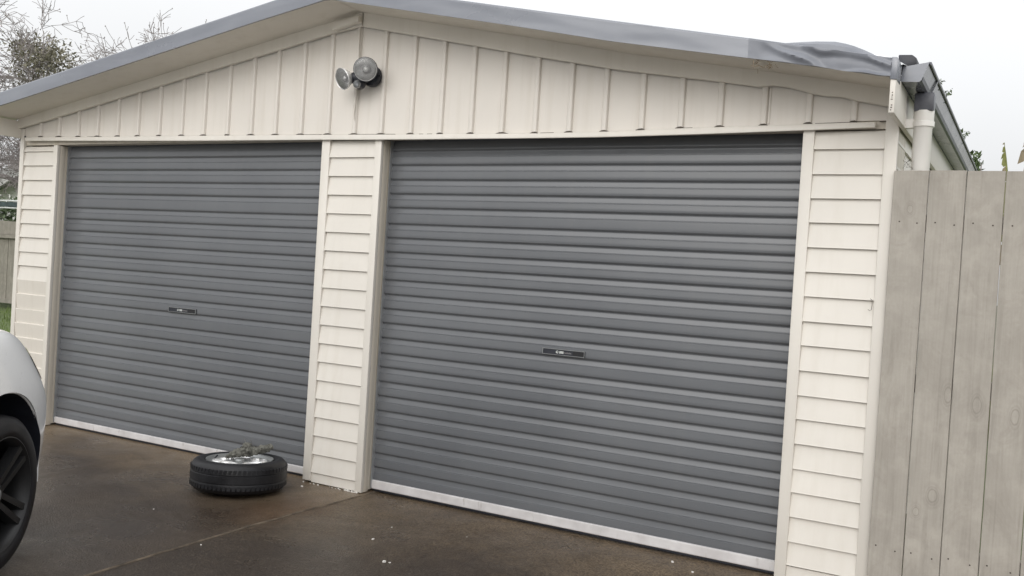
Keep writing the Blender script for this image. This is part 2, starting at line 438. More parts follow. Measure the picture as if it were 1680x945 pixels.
M_banana = leaf_mat('banana_leaf', (0.20, 0.21, 0.06), 0.3)
M_banana_dry = leaf_mat('dry_banana_leaf', (0.24, 0.19, 0.11), 0.3)
M_green = leaf_mat('green_leaf', (0.075, 0.115, 0.035))
M_siding = plain('white_house_siding', (0.78, 0.78, 0.77), 0.55, var=0.04, coord='World')
M_roofgrey = plain('grey_house_roof', (0.30, 0.30, 0.30), 0.6, var=0.15, scale=2, coord='World')
M_housetrim = plain('grey_house_trim', (0.42, 0.42, 0.41), 0.6, var=0.08, coord='World')
M_teal = plain('dark_teal_cover', (0.035, 0.055, 0.055), 0.5, var=0.4, scale=8, coord='World')
M_pale = plain('pale_edge', (0.55, 0.57, 0.55), 0.5, coord='World')
M_straw = plain('dry_straw', (0.30, 0.22, 0.13), 0.9, var=0.5, scale=30)
M_nail = plain('rusty_nail', (0.05, 0.035, 0.03), 0.8)
M_chip = plain('white_paint_chip', (0.72, 0.70, 0.66), 0.6)
M_clear = plain('cloudy_plastic', (0.85, 0.87, 0.88), 0.3)

# ------------------------------------------------------------------ setting: ground
g = MB(); g.strip([[(x, y, -0.06) for x in (-700, -30, 30, 700)] for y in (-700, -30, 30, 900)])
tag(obj('ground', g, M_ground), kind='structure')
def joint_x(y): return 0.105 + 0.012 * math.sin(y * 2.3) + 0.010 * noise.noise((y * 5.0, 3.1, 0)) + (0.02 * (-y - 1.2) if y < -1.2 else 0)
M_edge = plain('worn_slab_edge', (0.105, 0.082, 0.058), 0.8, var=0.6, scale=14, bump=0.4, coord='World')
YS = [-3.24, -3] + [-2.6 + 0.1 * i for i in range(27)] + [0.3]
d = MB()
rows = []; edge = []
for y in YS:
    x = joint_x(y)
    rows.append([(-4.6, y, 0.0), (-2.0, y, 0.0), (x - 0.018, y, 0.0), (x - 0.012, y, 0.001 + 0.002 * noise.noise((y * 9, 0, 0)))])
    edge.append([rows[-1][-1], (x - 0.008, y, 0.0030 + .0015 * noise.noise((y * 7, 2, 0))), (x - 0.004 + .003 * noise.noise((y * 12, 5, 0)), y, 0.0015), (x, y, -0.0015), (x, y, -0.05)])
d.strip(rows); d.strip(edge, 1)
tag(obj('driveway', d, [M_drive, M_edge], smooth=True, angle=60), 'wet brown concrete slab of the driveway in front of the smaller left door', kind='structure')
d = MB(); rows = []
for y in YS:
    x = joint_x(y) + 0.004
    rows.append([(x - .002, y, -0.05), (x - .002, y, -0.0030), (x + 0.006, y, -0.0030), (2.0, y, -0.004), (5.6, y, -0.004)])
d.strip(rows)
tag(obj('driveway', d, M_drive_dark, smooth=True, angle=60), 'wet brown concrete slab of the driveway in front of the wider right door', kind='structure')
fc = MB(); fc.strip([[(x, y, -.004) for x in (-14, 0, 16)] for y in (-34, -15, -3.25)])  # added out-of-view pale sheet that bounces light up to the soffit
tag(obj('bounce_apron', fc, M_bounce), kind='structure')
lw = MB(); lw.strip([[(x, y, -0.02) for x in (-40, -20, -4.62)] for y in (-3.2, 2, 20)])
lw.strip([[(x, y, -0.03) for x in (-4.6, 1, 5.6, 30)] for y in (0.31, 6, 20)])
tag(obj('lawn', lw, M_grass), kind='structure')
rg = random.Random(3)
gb = MB()
for i in range(5200):
    y = rg.uniform(2.2, 7.4); x = rg.uniform(-16.5, -8.5)
    h = rg.uniform(.03, .08); a = rg.uniform(0, 6.28); lx, ly = rg.uniform(-.03, .03), rg.uniform(-.03, .03)
    dx, dy = .008 * math.cos(a), .008 * math.sin(a)
    gb.add([(x-dx, y-dy, -.02), (x+dx, y+dy, -.02), (x+lx, y+ly, h)], [(0, 1, 2)])
tag(obj('grass', gb, M_blade, fix=False), 'short green lawn grass in front of the old back fence', 'grass', kind='stuff')

# ------------------------------------------------------------------ the garage
XL, XA, XB, XC, XD, XE = -3.3988, -2.9440, -0.3848, 0.0702, 2.5001, 2.9116
D = 0.1127
APX = -0.106
G = thing('garage', 'cream weatherboard double garage with two charcoal roller doors and a low grey gable roof', 'garage', (-0.25, 0.0, 0.0))
LINTEL = [(-3.31, 2.143), (-2.943, 2.138), (-1.608, 2.117), (-.383, 2.105), (.131, 2.098), (.99, 2.091), (1.528, 2.089), (2.042, 2.095), (2.497, 2.103), (2.816, 2.110)]
LTOP = [(-3.31, 2.172), (-2.698, 2.163), (-1.611, 2.152), (-.386, 2.137), (.129, 2.129), (1.071, 2.117), (1.559, 2.118), (1.885, 2.126), (2.504, 2.133), (2.816, 2.136)]
CLAD_L = [(-3.372, 2.239), (-3.107, 2.280), (-2.486, 2.387), (-1.447, 2.563), (-0.958, 2.641), (-0.338, 2.747), (APX, 2.776)]
CLAD_R = [(APX, 2.772), (1.082, 2.523), (1.546, 2.430), (2.119, 2.339), (2.287, 2.309), (2.331, 2.312), (2.379, 2.316), (2.428, 2.298), (2.494, 2.282), (2.524, 2.269), (2.598, 2.254), (2.651, 2.251), (2.705, 2.233), (2.859, 2.199), (2.9116, 2.188)]
def clad(x): return lerp_line(CLAD_L, x) if x < APX else lerp_line(CLAD_R, x)

for a, b in ((XL + .004, XA - .004), (XB + .004, XC - .004), (XD + .004, XE - .004)):
    w = MB(); w.box(a, b, .026, .30, .012, 2.10)
    obj('wall_frame', w, M_cream_side, G)
hd = MB(); hd.prism([(XL + .004, 2.112), (XE - .004, 2.106), (XE - .004, 2.18), (APX, 2.80), (XL + .004, 2.24)], 'y', .021, .105)
obj('door_header', hd, M_cream_side, G)
ww = MB(); ww.box(XL + .002, XE - .002, 5.96, 6.05, 0, 2.2)
obj('rear_wall', ww, M_cream_side, G)
ww = MB(); ww.box(XL + .002, XL + .09, .302, 5.95, 0, 2.2); obj('side_wall', ww, M_cream_side, G)
fl = MB(); fl.box(XL + .1, XE - .1, .302, 5.94, -.04, -.004); obj('floor', fl, M_dark, G)

# lapped weatherboards between the trims
def board_mesh(x0, x1, h, reverse=False, yb=0.004, mat=M_cream):
    b = MB()
    if not reverse:
        poly = [(yb, 0.0), (yb + .001, .004), (yb + .0178, h + .012), (yb + .0225, h + .012), (yb + .0205, 0.0)]
    else:
        poly = [(yb + .0125, -.004), (yb + .001, h - .004), (yb + .003, h - .001), (yb + .0225, h + .002), (yb + .0225, -.004)]
    b.prism(poly, 'x', x0, x1)
    return b.mesh('weatherboard', mat)
def pillar_boards(x0, x1, first, pitch, n, repaired_from=None):
    me = board_mesh(x0, x1, pitch)
    me2 = board_mesh(x0, x1, pitch, True, .003, M_repair)
    for k in range(-1, n):
        z = first - pitch * k
        if z < -0.02: break
        if z > 2.11: continue
        hh = pitch
        if k == -1 or z + pitch > 2.10:
            o = link('weatherboard', board_mesh(x0, x1, max(.02, 2.098 - z - .012)), G, (0, 0, z))
        else:
            rep = repaired_from is not None and k > repaired_from
            o = link('weatherboard', me2 if rep else me, G, (0, random.uniform(-.001, .0006), z))
            if rep: o['label'] = 'greyer replacement weatherboard low on the left pillar'
        o.rotation_euler = (0, random.uniform(-.0012, .0012), 0)
    z = first - pitch * (n - 1)
    if z > .02:
        zz = max(.012, z - pitch)
        pass
pillar_boards(XL + .046, XA - .046, 2.063, .1092, 19, repaired_from=9)
pillar_boards(XB + .062, XC - .048, 1.998, .1136, 18)
pillar_boards(XD + .052, XE - .052, 2.017, .1136, 18)
# short bottom boards that close each pillar down to the slab
for x0, x1, z1 in ((XL + .046, XA - .046, .092), (XB + .062, XC - .048, .062), (XD + .052, XE - .052, .082)):
    b = MB(); b.prism([(.010, .006), (.014, z1), (.0255, z1), (.0255, .006)], 'x', x0, x1); obj('weatherboard', b, M_cream, G)
# corner boards and jamb trims
def trim(name, x0, x1, z0, z1, y0=0.0, y1=.0255, m=M_cream):
    b = MB(); b.box(x0, x1, y0, y1, z0, z1); return obj(name, b, m, G, bevel=.0025)
trim('corner_board', XL, XL + .046, .004, 2.235)
trim('jamb_trim', XA - .046, XA, 0.0, 2.106)
trim('jamb_trim', XB, XB + .062, .014, 2.104)
trim('jamb_trim', XC - .048, XC, .004, 2.104)
trim('jamb_trim', XD, XD + .052, -.004, 2.106)
trim('corner_board', XE - .054, XE, -.004, 2.199, -.001)
# the inside faces of the jambs: two boards with a step
for x, s in ((XA, 1), (XB, -1), (XC, 1), (XD, -1)):
    for (ya, yb, t, zb) in ((.0265, .066, 0.0, .004), (.0665, .112, -.0035, .022)):
        b = MB(); b.box(min(x - s * .02, x + s * t), max(x - s * .02, x + s * t), ya, yb, zb, 2.104)
        obj('jamb_lining', b, M_cream_side, G, bevel=.0015)
# gable cladding: flat panels and battens
BAT = [-3.158, -2.939, -2.717, -2.501, -2.282, -2.07, -1.852, -1.629, -1.419, -1.199, -.987, -.779, -.565, -.347, -.143, .058, .271, .477, .681, .882, 1.086, 1.292, 1.492, 1.696, 1.902, 2.101, 2.312, 2.520, 2.719]
ed = [XL + .001] + BAT + [XE - .001]
dark_marks = MB()
for a, b in zip(ed, ed[1:]):
    p = MB(); zb0, zb1 = lerp_line(LTOP, a) + .001, lerp_line(LTOP, b) + .001
    if b > 2.85: zb0 = zb1 = 2.142
    xs = [a + .0004 + (b - a - .0008) * i / 6 for i in range(7)]
    bow = random.uniform(.0, .0035)
    rows = []
    for t in (0.0, 0.12, 0.5, 1.0):
        rows.append([(x, .011 - bow * math.sin(math.pi * i / 6) * (1 if t < .9 else .3) - (.002 * random.random() if t == 0 else 0), (zb0 + (zb1 - zb0) * i / 6) + (clad(x) + .045 - (zb0 + (zb1 - zb0) * i / 6)) * t) for i, x in enumerate(xs)])
    p.strip(rows)
    back = [(x, .0205, z) for (x, y, z) in rows[0]]
    p.strip([rows[0], back])
    obj('cladding_panel', p, M_panel, G, smooth=True)
for i, x in enumerate(BAT):
    zb = lerp_line(LTOP, x) + .007; zt = clad(x) + .03
    b = MB(); w = .0135
    lean = random.uniform(-.0012, .0012)
    # a folded hollow cover strip, open at its lower end
    prof = [(-w - .003, .0105), (-w, -.004), (-w + .003, -.0065), (w - .003, -.0065), (w, -.004), (w + .003, .0105)]
    b.strip([[(x + px + lean, py, zb) for px, py in prof], [(x + px, py, zt) for px, py in prof]])
    inn = [(-w + .000, .0105), (-w + .0015, -.0035), (w - .0015, -.0035), (w, .0105)]
    b.strip([[(x + px + lean, py, zb) for px, py in inn], [(x + px, py, zt) for px, py in inn]])
    obj('batten', b, M_panel, G, smooth=True, angle=50, fix=False)
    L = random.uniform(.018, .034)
    dark_marks.prism([(x - L, zb - .0075), (x - L * .3, zb - .001), (x + L * .4, zb + .0005), (x + L * random.uniform(.9, 1.5), zb - .0075)], 'y', -.0085, .010)
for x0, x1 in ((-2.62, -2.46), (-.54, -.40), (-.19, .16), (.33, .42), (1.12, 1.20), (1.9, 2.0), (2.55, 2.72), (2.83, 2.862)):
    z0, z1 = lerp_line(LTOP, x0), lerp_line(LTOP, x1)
    dark_marks.prism([(x0, z0 - .001), (x1, z1 - .001), (x1, z1 + .0035), (x0, z0 + .003)], 'y', .0065, .0095)
tag(obj('dark_marks', dark_marks, M_dark_brown, G), kind='stuff')  # dark blobs below the batten ends, dark strips along the panel feet
# a second narrow seam strip on the panel joint at the right, as in the photograph
b = MB(); b.box(2.333, 2.339, .004, .0108, 2.14, 2.315); obj('seam_strip', b, M_panel, G)
# lintel trim strip, sagging along the doors
l = MB(); xs = [-3.31 + (2.816 + 3.31) * i / 40 for i in range(41)]
def l_row(x, last=False):
    zb, zt = lerp_line(LINTEL, x), lerp_line(LTOP, x)
    zb = 1.357 + (zb - 1.357) * .9955; zt = 1.357 + (zt - 1.357) * .9955
    return [(x, -.002, zb + .001), (x, -.020, zb), (x, -.022, zb + .002), (x, -.021, zt - .006), (x, -.017, zt), (x, .0005, zt + .001)]
rows = [l_row(x) for x in xs]; l.strip(rows)
l.add(rows[0], [(0, 1, 2, 3, 4, 5)]); l.add(rows[-1], [(5, 4, 3, 2, 1, 0)])
obj('lintel_trim', l, M_cream, G, smooth=True)
# frieze boards under the verge
def frieze(line, h, x0, x1, y0=-.024, y1=-.0005):
    f = MB(); n = 48; rows = []
    for i in range(n + 1):
        x = x0 + (x1 - x0) * i / n; z = lerp_line(line, x)
        rows.append([(x, y1, z + .001), (x, y0 + .004, z), (x, y0, z + .004), (x, y0 - .001, z + h * .5), (x, y0, z + h), (x, y1, z + h)])
    f.strip(rows)
    for r in (rows[0], rows[-1]): f.add(r, [tuple(range(6))])
    return f
obj('frieze_board', frieze(CLAD_L, .12, XL, APX - .004), M_soffit, G, smooth=True)
obj('frieze_board', frieze([(-.36, 2.742), (-.105, 2.790)], .036, -.30, -.105, -.066, -.030), M_soffit, G, smooth=True)
obj('frieze_board', frieze(CLAD_R, .12, APX + .006, XE - .001), M_soffit, G, smooth=True)
# barge: grey capping along the rakes
YB = -.35
BB_L = [(-3.47, 2.284), (-3.117, 2.342), (-.642, 2.757), (APX, 2.842)]
BT_L = [(-3.47, 2.378), (-3.126, 2.436), (-.553, 2.860), (APX, 2.932)]
BB_R = [(APX, 2.842), (1.112, 2.600), (1.651, 2.487), (2.327, 2.366), (2.513, 2.332), (2.641, 2.308), (2.766, 2.283), (2.863, 2.263), (2.905, 2.258)]
BT_R = [(APX, 2.932), (1.105, 2.690), (1.644, 2.583), (2.321, 2.451), (2.636, 2.386), (2.761, 2.362), (2.912, 2.331)]
# soffit lining boards (two per rake, with a joint)
def soffit(x0, x1, line):
    s = MB(); n = 12; rows = []
    for i in range(n + 1):
        x = x0 + (x1 - x0) * i / n; z = lerp_line(line, x) + .012
        rows.append([(x, YB + .014, z), (x, -.0245, z), (x, -.0245, z + .006), (x, YB + .014, z + .006), (x, YB + .014, z)])
    s.strip(rows); return s
for x0, x1, ln in ((-3.44, -1.722, BB_L), (-1.720, APX - .001, BB_L), (APX + .001, 1.30, BB_R), (1.302, 2.358, BB_R), (2.362, 2.914, BB_R)):
    obj('soffit_board', soffit(x0, x1, ln), M_soffit, G)
def barge(x0, x1, bot, top, dent=0.0, y=YB, n=60, seed=1):
    m = MB(); rows = []
    for i in range(n + 1):
        x = x0 + (x1 - x0) * i / n
        zb, zt = lerp_line(bot, x), lerp_line(top, x)
        k = max(0.0, min(1.0, (x - 2.36) / .15)) * dent
        r = [(x, y + .018, zb + .002), (x, y + .002, zb)]
        for t in (0.0, .08, .16, .25, .33, .42, .5, .58, .67, .75, .84, .92, 1.0):
            dz = 0.0; dy = 0.0
            if k:
                nn = noise.noise((x * 4.6, t * 1.1 + 4, seed)); n2 = noise.noise((x * 9, t * 2, 9.0))
                dy = k * (.060 * (abs(nn) if nn > -.25 else .25) - .016 + .004 * n2); dz = k * .006 * noise.noise((x * 9, 3, 2)) * (1 - t)
            else:
                dy = .0022 * noise.noise((x * 1.9, t * 1.2, seed)) + .0010 * noise.noise((x * 6, t * 2, seed))
            r.append((x, y + dy, zb + (zt - zb) * t + dz))
        r += [(x, y + .004, zt + .004), (x, y + .06, zt + .007)]
        rows.append(r)
    m.strip(rows); return m
obj('barge_capping', barge(-3.47, APX, BB_L, BT_L), M_flash, G, smooth=True, angle=50)
obj('barge_capping', barge(APX + .0005, 2.325, BB_R, BT_R, seed=3), M_flash, G, smooth=True, angle=50)
o = obj('barge_capping', barge(2.318, 2.9135, BB_R, BT_R, 1.0, YB - .003, 110), M_flash_dull, G, smooth=True, angle=60)
o['label'] = 'dented right end of the grey barge capping'
# the ridge end cap at the apex joint
b = MB(); b.prism([(APX - .016, 2.836), (APX + .016, 2.836), (APX + .016, 2.934), (APX - .016, 2.937)], 'y', YB - .0055, YB + .01); obj('barge_joint', b, M_flash, G)
# lifted flashing on top of the dented end
m = MB(); rows = []
FL = [(2.44, 2.430, .0), (2.533, 2.432, .010), (2.600, 2.430, .012), (2.677, 2.424, .016), (2.720, 2.413, .012), (2.757, 2.400, .010), (2.80, 2.380, .006), (2.845, 2.356, .0)]
for x, z, b_ in FL:
    zt = lerp_line(BT_R, x) + .004
    rows.append([(x - .004, YB + .012, zt - .002), (x, YB + .03 - b_, zt + (z - zt) * .55), (x, YB + .035, z), (x + .004, YB + .10, z - .012), (x + .004, YB + .2, zt + .008)])
m.strip(rows); o = obj('lifted_flashing', m, M_flash_dull, G, smooth=True, angle=25)
m = MB(); rows = []
for i in range(9):
    x = 2.80 + .135 * i / 8; z = 2.375 - .06 * (i / 8) + .018 * math.sin(i / 8 * 2.6)
    rows.append([(x, YB + .05, z - .012), (x + .01, YB + .10, z + .004), (x + .02, YB + .16, z + .009)])
m.strip(rows); obj('plastic_scrap', m, M_clear, G, smooth=True)
# roof sheets: corrugated iron behind the barge
def roof(x0, z0, x1, z1):
    r = MB(); rows = []
    ys = [YB + .02 + i * .019 for i in range(336)]
    for y in ys:
        c = .008 * math.sin((y) * 2 * math.pi / .076)
        rows.append([(x0, y, z0 + c), ((x0 + x1) / 2, y, (z0 + z1) / 2 + c), (x1, y, z1 + c)])
    r.strip(rows); return r
obj('roof_sheet', roof(-3.52, 2.335, APX, 2.905), M_flash, G, smooth=True)
obj('roof_sheet', roof(APX, 2.897, 2.915, 2.318), M_flash, G, smooth=True)
r = MB(); r.prism([(APX - .12, 2.905), (APX, 2.928), (APX + .12, 2.905), (APX, 2.920)], 'y', YB + .01, 6.0); obj('ridge_cap', r, M_flash, G)
# dark end of the roof sheet above the gutter
m = MB(); m.prism([(2.916, 2.384), (2.970, 2.381), (2.988, 2.366), (2.990, 2.334), (2.935, 2.318), (2.918, 2.318)], 'y', -.19, .03)
obj('roof_end_flap', m, M_black, G, bevel=.004)
# eave fascias, running out to the barge
f = MB(); f.box(XL - .022, XL - .001, YB + .016, 6.0, 2.166, 2.296); obj('fascia_board', f, M_soffit, G, bevel=.003)
f = MB(); f.prism([(XE + .0015, 2.109), (XE + .0235, 2.109), (XE + .0235, 2.268), (XE + .0015, 2.272)], 'y', YB - .004, 6.0)
obj('fascia_board', f, M_cream, G, bevel=.003)
f = MB(); f.prism([(XE - .001, 2.246), (XE + .026, 2.243), (XE + .030, 2.318), (XE + .024, 2.334), (XE + .002, 2.336)], 'y', YB - .010, YB + .10)
obj('barge_end_cap', f, M_flash, G, bevel=.003)
ns = MB()
for z in (2.118, 2.128, 2.138, 2.162, 2.171, 2.178, 2.19): ns.box(XE + .006 + random.uniform(0, .006), XE + .010 + random.uniform(0.001, .006), YB - .0052, YB - .004, z, z + random.uniform(.003, .006))
tag(obj('nail_hole', ns, M_dark_brown, G), kind='stuff')
# gutter along the right eave
gt = MB()
prof = [(2.938, 2.330), (2.938, 2.268), (3.004, 2.264), (3.010, 2.270), (3.036, 2.332), (3.040, 2.340), (3.033, 2.341), (3.029, 2.333), (3.003, 2.274), (2.944, 2.273), (2.944, 2.330)]
n = len(prof); rows = []
for y in (-.20, .3, 1.2, 2.6, 4.5, 6.0): rows.append([(x, y, z) for x, z in prof + [prof[0]]])
gt.strip(rows); obj('gutter', gt, M_gutter, G)
gt = MB(); gt.prism([(3.0405, 2.334), (3.0465, 2.335), (3.0475, 2.345), (3.036, 2.347), (3.0345, 2.3425), (3.0405, 2.3415)], 'y', -.19, 6.0); obj('gutter_lip', gt, M_outlet, G)
gt = MB(); gt.prism([(3.0045, 2.2615), (3.0145, 2.2680), (3.0200, 2.2840), (3.0170, 2.2842), (3.0105, 2.2690), (3.004, 2.2635)], 'y', -.19, 6.0); obj('gutter_lower_bead', gt, M_outlet, G)
gt = MB(); gt.prism([(2.932, 2.266), (3.006, 2.261), (3.013, 2.268), (3.041, 2.342), (2.940, 2.328)], 'y', -.206, -.1995); obj('gutter_end_cap', gt, M_flash, G)
for y in (.14,):
    gt = MB(); gt.prism([(3.008, 2.262), (3.044, 2.345), (3.048, 2.343), (3.013, 2.256), (2.95, 2.258), (2.95, 2.262)], 'y', y, y + .02)
    obj('gutter_bracket', gt, M_gutter, G)
gt = MB(); gt.box(2.966, 3.046, .015, .095, 2.182, 2.262); obj('gutter_outlet', gt, M_outlet, G, bevel=.006)
dp = MB(); dp.lathe([(.0, 2.186), (.0425, 2.186), (.0425, 2.115), (.0405, 2.111), (.0385, 2.108), (.0385, .03), (.0, .03)], 32, Matrix.Translation((3.005, .055, 0)))
obj('downpipe', dp, M_white_pvc, G, smooth=True)
b = MB(); b.box(XE + .002, 2.968, .035, .075, 2.112, 2.150); b.lathe([(.0435, 2.114), (.046, 2.116), (.046, 2.138), (.0435, 2.140)], 32, Matrix.Translation((3.005, .055, 0))); obj('pipe_bracket', b, M_white_pvc, G)
# right side wall boards
me = MB(); me.prism([(XE - .002, 0), (XE - .003, .004), (XE - .015, .126), (XE - .03, .126), (XE - .03, 0)], 'y', .028, 5.95); mesh_side = me.mesh('weatherboard', M_cream)
for k in range(18):
    z = 2.017 - .1136 * k + .028
    link('weatherboard', mesh_side, G, (0, 0, z))
b = MB(); b.box(XE - .04, XE, .0, .0275, -.004, 2.108); 
# small marks: screw, bent wire, web
b = MB(); b.lathe([(0, 0), (.008, 0), (.008, .004), (0, .004)], 10, Matrix.Translation((-3.332, -.004, 2.174)) @ Matrix.Rotation(R(90), 4, 'X')); obj('screw_head', b, M_black, G)
b = MB(); b.tube([(2.843, -.003, 1.345), (2.851, -.006, 1.34), (2.852, -.006, 1.318), (2.850, -.004, 1.296), (2.842, -.006, 1.292), (2.836, -.005, 1.297)], .0012, 5); obj('bent_wire', b, M_dark_brown, G)

# ---- roller doors
def roller_door(x0, x1, ribs, zbar0, zbar1, hx0, hx1, hz0, hz1, label):
    root = MB()
    pts = []        # (z, y) from the top down; ribs are the z of the dark undercut lines
    F = D - .006
    zs = sorted(ribs, reverse=True)
    pts.append((2.22, F + .055)); pts.append((2.13, F + .020)); pts.append((2.085, F + .004))
    for i, z in enumerate(zs):
        nxt = zs[i + 1] if i + 1 < len(zs) else zbar1 - .01
        w = z - nxt
        pts += [(z + .0130, F - .0046), (z + .0090, F - .0040), (z + .0050, F - .0014), (z - .0012, F + .0060), (z - .0052, F + .0070), (z - .0082, F + .0066),
                (z - .0285, F + .0014), (z - .0304, F - .0007), (z - .0322, F - .0009), (z - .0335, F + .0002), (z - .0345, F + .0001), (z - .0368, F - .0027), (z - .0388, F - .0029),
                (z - w * .66, F - .0038), (z - w + .022, F - .0046)]
    pts.append((zbar1 - .012, F))
    xs = [x0 + .006 + (x1 - x0 - .012) * i / 24 for i in range(25)]
    rows = []
    for x in xs:
        sag = .0012 * noise.noise((x * 1.2, 5, 1))
        wv = .0016 * noise.noise((x * 1.4, 2.5, 2.0))
        rows.append([(x, y + wv, z + sag) for z, y in pts])
    root.strip(rows)
    door = link('roller_door', root.mesh('roller_door', M_door, smooth=True, angle=24), G)
    door['label'] = label
    b = MB(); b.prism([(F - .016, zbar0 + .004), (F - .013, zbar0), (F + .012, zbar0), (F + .012, zbar1), (F - .010, zbar1), (F - .016, zbar1 - .004)], 'x', x0 + .008, x1 - .008)
    obj('bottom_rail', b, M_rail, door)
    b = MB(); b.box(x0 + .012, x1 - .012, F - .006, F + .010, zbar0 - .012, zbar0 - .0005); obj('rubber_seal', b, M_black, door)
    for x, s in ((x0, 1), (x1, -1)):
        t = MB(); t.box(min(x + s * .003, x + s * .0065), max(x + s * .003, x + s * .0065), F - .022, F + .02, .02, 2.15)
        obj('guide_track', t, M_track, door)
    # lock plate: raised frame, black face, round emblem and worn lettering
    hp = MB(); y = F - .0055
    cx0, cx1, z0, z1 = hx0, hx1, hz0, hz1
    hp.box(cx0, cx1, y - .005, y + .003, z0, z1, 0)
    for a, b_, c, d_ in ((cx0, cx1, z1 - .0022, z1), (cx0, cx1, z0, z0 + .0022), (cx0, cx0 + .0026, z0 + .0022, z1 - .0022), (cx1 - .0026, cx1, z0 + .0022, z1 - .0022)):
        hp.box(a, b_, y - .0085, y - .005, c, d_, 1)
    W = cx1 - cx0; zm = (z0 + z1) / 2
    hp.lathe([(0, 0), (.0075, 0), (.0075, .002), (0, .002)], 20, Matrix.Translation((cx0 + W * .355, y - .005, zm)) @ Matrix.Rotation(R(90), 4, 'X'), 2)
    hp.lathe([(0, 0), (.0038, 0), (.0034, .0012), (0, .0012)], 12, Matrix.Translation((cx0 + W * .355 + .001, y - .0069, zm + .001)) @ Matrix.Rotation(R(90), 4, 'X'), 0)
    for fx0, fx1, h in ((.405, .432, .0085), (.440, .464, .0085), (.472, .502, .0085)):
        hp.box(cx0 + W * fx0, cx0 + W * fx1, y - .0056, y - .0049, zm - h * .75, zm + h * .75, 2)
    for i in range(9):
        a = .525 + i * .0185
        hp.box(cx0 + W * a, cx0 + W * (a + .012), y - .0055, y - .0049, zm - .0045, zm + .0015 + .002 * (i % 3 == 0), 3)
    hp.box(cx0 + W * .72, cx1 - .006, y - .0065, y - .005, z0 + .005, z1 - .005, 4)
    obj('lock_plate', hp, [M_black, M_alloy, M_pale, M_worn, M_dark], door)
    return door
M_worn = plain('worn_print', (0.20, 0.19, 0.19), 0.6)
RL = [2.019, 1.931, 1.843, 1.755, 1.647, 1.563, 1.475, 1.386, 1.297, 1.209, 1.121, 1.032, .943, .838, .749, .660, .571, .484, .395, .306, .216, .127]
RR = [2.045, 1.960, 1.873, 1.789, 1.706, 1.609, 1.525, 1.440, 1.357, 1.273, 1.187, 1.100, 1.014, .925, .832, .749, .662, .576, .487, .403, .317, .230, .145]
roller_door(XA, XB, RL, .016, .062, -1.766, -1.498, .949, .981, 'narrower charcoal roller door on the left')
roller_door(XC, XD, RR, .018, .070, 1.171, 1.421, .936, .968, 'wider charcoal roller door on the right')

# ---- grey-white crumbs of mortar at the foot of the middle pillar
cr = MB(); rr = random.Random(4)
for i in range(26):
    x = rr.uniform(XB - .005, XC + .002); s = rr.uniform(.003, .009)
    if i > 17: x = rr.uniform(XC - .13, XC - .02); s = rr.uniform(.006, .012)
    y = rr.uniform(-.012, .004); cr.add([(x - s, y, 0), (x + s, y - s * .6, 0), (x + s * .3, y + s, 0), (x, y, s * 1.1)], [(0, 1, 3), (1, 2, 3), (2, 0, 3), (0, 2, 1)])
tag(obj('mortar_crumb', cr, M_chip, G), kind='stuff')

# ------------------------------------------------------------------ floodlight on the gable
FLT = thing('floodlight', 'black twin-head security floodlight with silver bulbs high on the gable', 'floodlight', (-.06, -.008, 2.445))
b = MB(); b.lathe([(0, .0), (.062, .0), (.062, .020), (.055, .030), (0, .033)], 32, Matrix.Translation((-.012, -.008, 2.470)) @ Matrix.Rotation(R(90), 4, 'X')); obj('wall_plate', b, M_black, FLT, smooth=True)
b = MB(); b.tube([(-.015, -.03, 2.468), (-.05, -.060, 2.458), (-.095, -.080, 2.452), (-.122, -.084, 2.450)], [.034, .038, .036, .028], 14)
b.tube([(-.058, -.065, 2.445), (-.054, -.078, 2.410), (-.052, -.080, 2.390)], [.030, .034, .022], 14)
obj('body', b, M_black, FLT, smooth=True)
b = MB(); b.lathe([(.025, 0), (.024, .012), (.018, .020), (0, .024)], 20, Matrix.Translation((-.056, -.098, 2.412)) @ Matrix.Rotation(R(115), 4, 'X')); obj('sensor_lens', b, M_lamp, FLT, smooth=True)
def lamp_head(pos, direction, r, shroud):
    q = Vector(direction).to_track_quat('Z', 'Y').to_matrix().to_4x4()
    m = Matrix.Translation(pos) @ q
    sh = MB()
    if shroud: sh.lathe([(.0, -.085), (.028, -.085), (.032, -.05), (r * .86, -.022), (r * 1.07, -.012), (r * 1.07, .004), (r * 1.0, .004)], 32, m)
    else: sh.lathe([(.0, -.095), (.022, -.095), (.024, -.062), (.030, -.058)], 32, m)
    o = obj('lamp_holder', sh, M_black, FLT, smooth=True)
    bl = MB()
    bl.lathe([(r * 1.0, .0), (r * .985, -.004), (r * .72, -.030), (r * .45, -.052), (.020, -.062), (0, -.062)], 36, m)
    if not shroud: bl.lathe([(r * 1.005, -.001), (r * 1.0, -.006), (r * .76, -.033), (r * .49, -.056), (.026, -.066)], 36, m)
    obj('bulb', bl, M_reflector, FLT, smooth=True)
    c = MB(); c.lathe([(.016, -.012), (.022, -.014), (.024, -.022), (.024, -.055)], 24, m); obj('bulb_cap', c, M_steel, FLT, smooth=True)
    c = MB(); c.lathe([(0, -.004), (.009, -.006), (.015, -.012), (.016, -.02)], 20, m); obj('bulb_tip', c, M_reflector, FLT, smooth=True)
    ln = MB(); ln.lathe([(r * .995, .002), (r * .9, .007), (r * .6, .012), (0, .0145)], 36, m); ln.lathe([(r * .995, .0), (r * .9, .004), (r * .6, .009), (0, .0115)], 36, m)
    obj('lens', ln, M_lens, FLT, smooth=True)
    rg_ = MB(); rg_.lathe([(r * .97, .003), (r * 1.0, .006), (r * 1.03, .003), (r * 1.0, -.003)], 36, m, closed=True); obj('lens_ring', rg_, M_reflector, FLT, smooth=True)
lamp_head((.022, -.130, 2.487), (.46, -.84, -.20), .066, True)
lamp_head((-.142, -.130, 2.440), (-.24, -.88, -.34), .063, False)
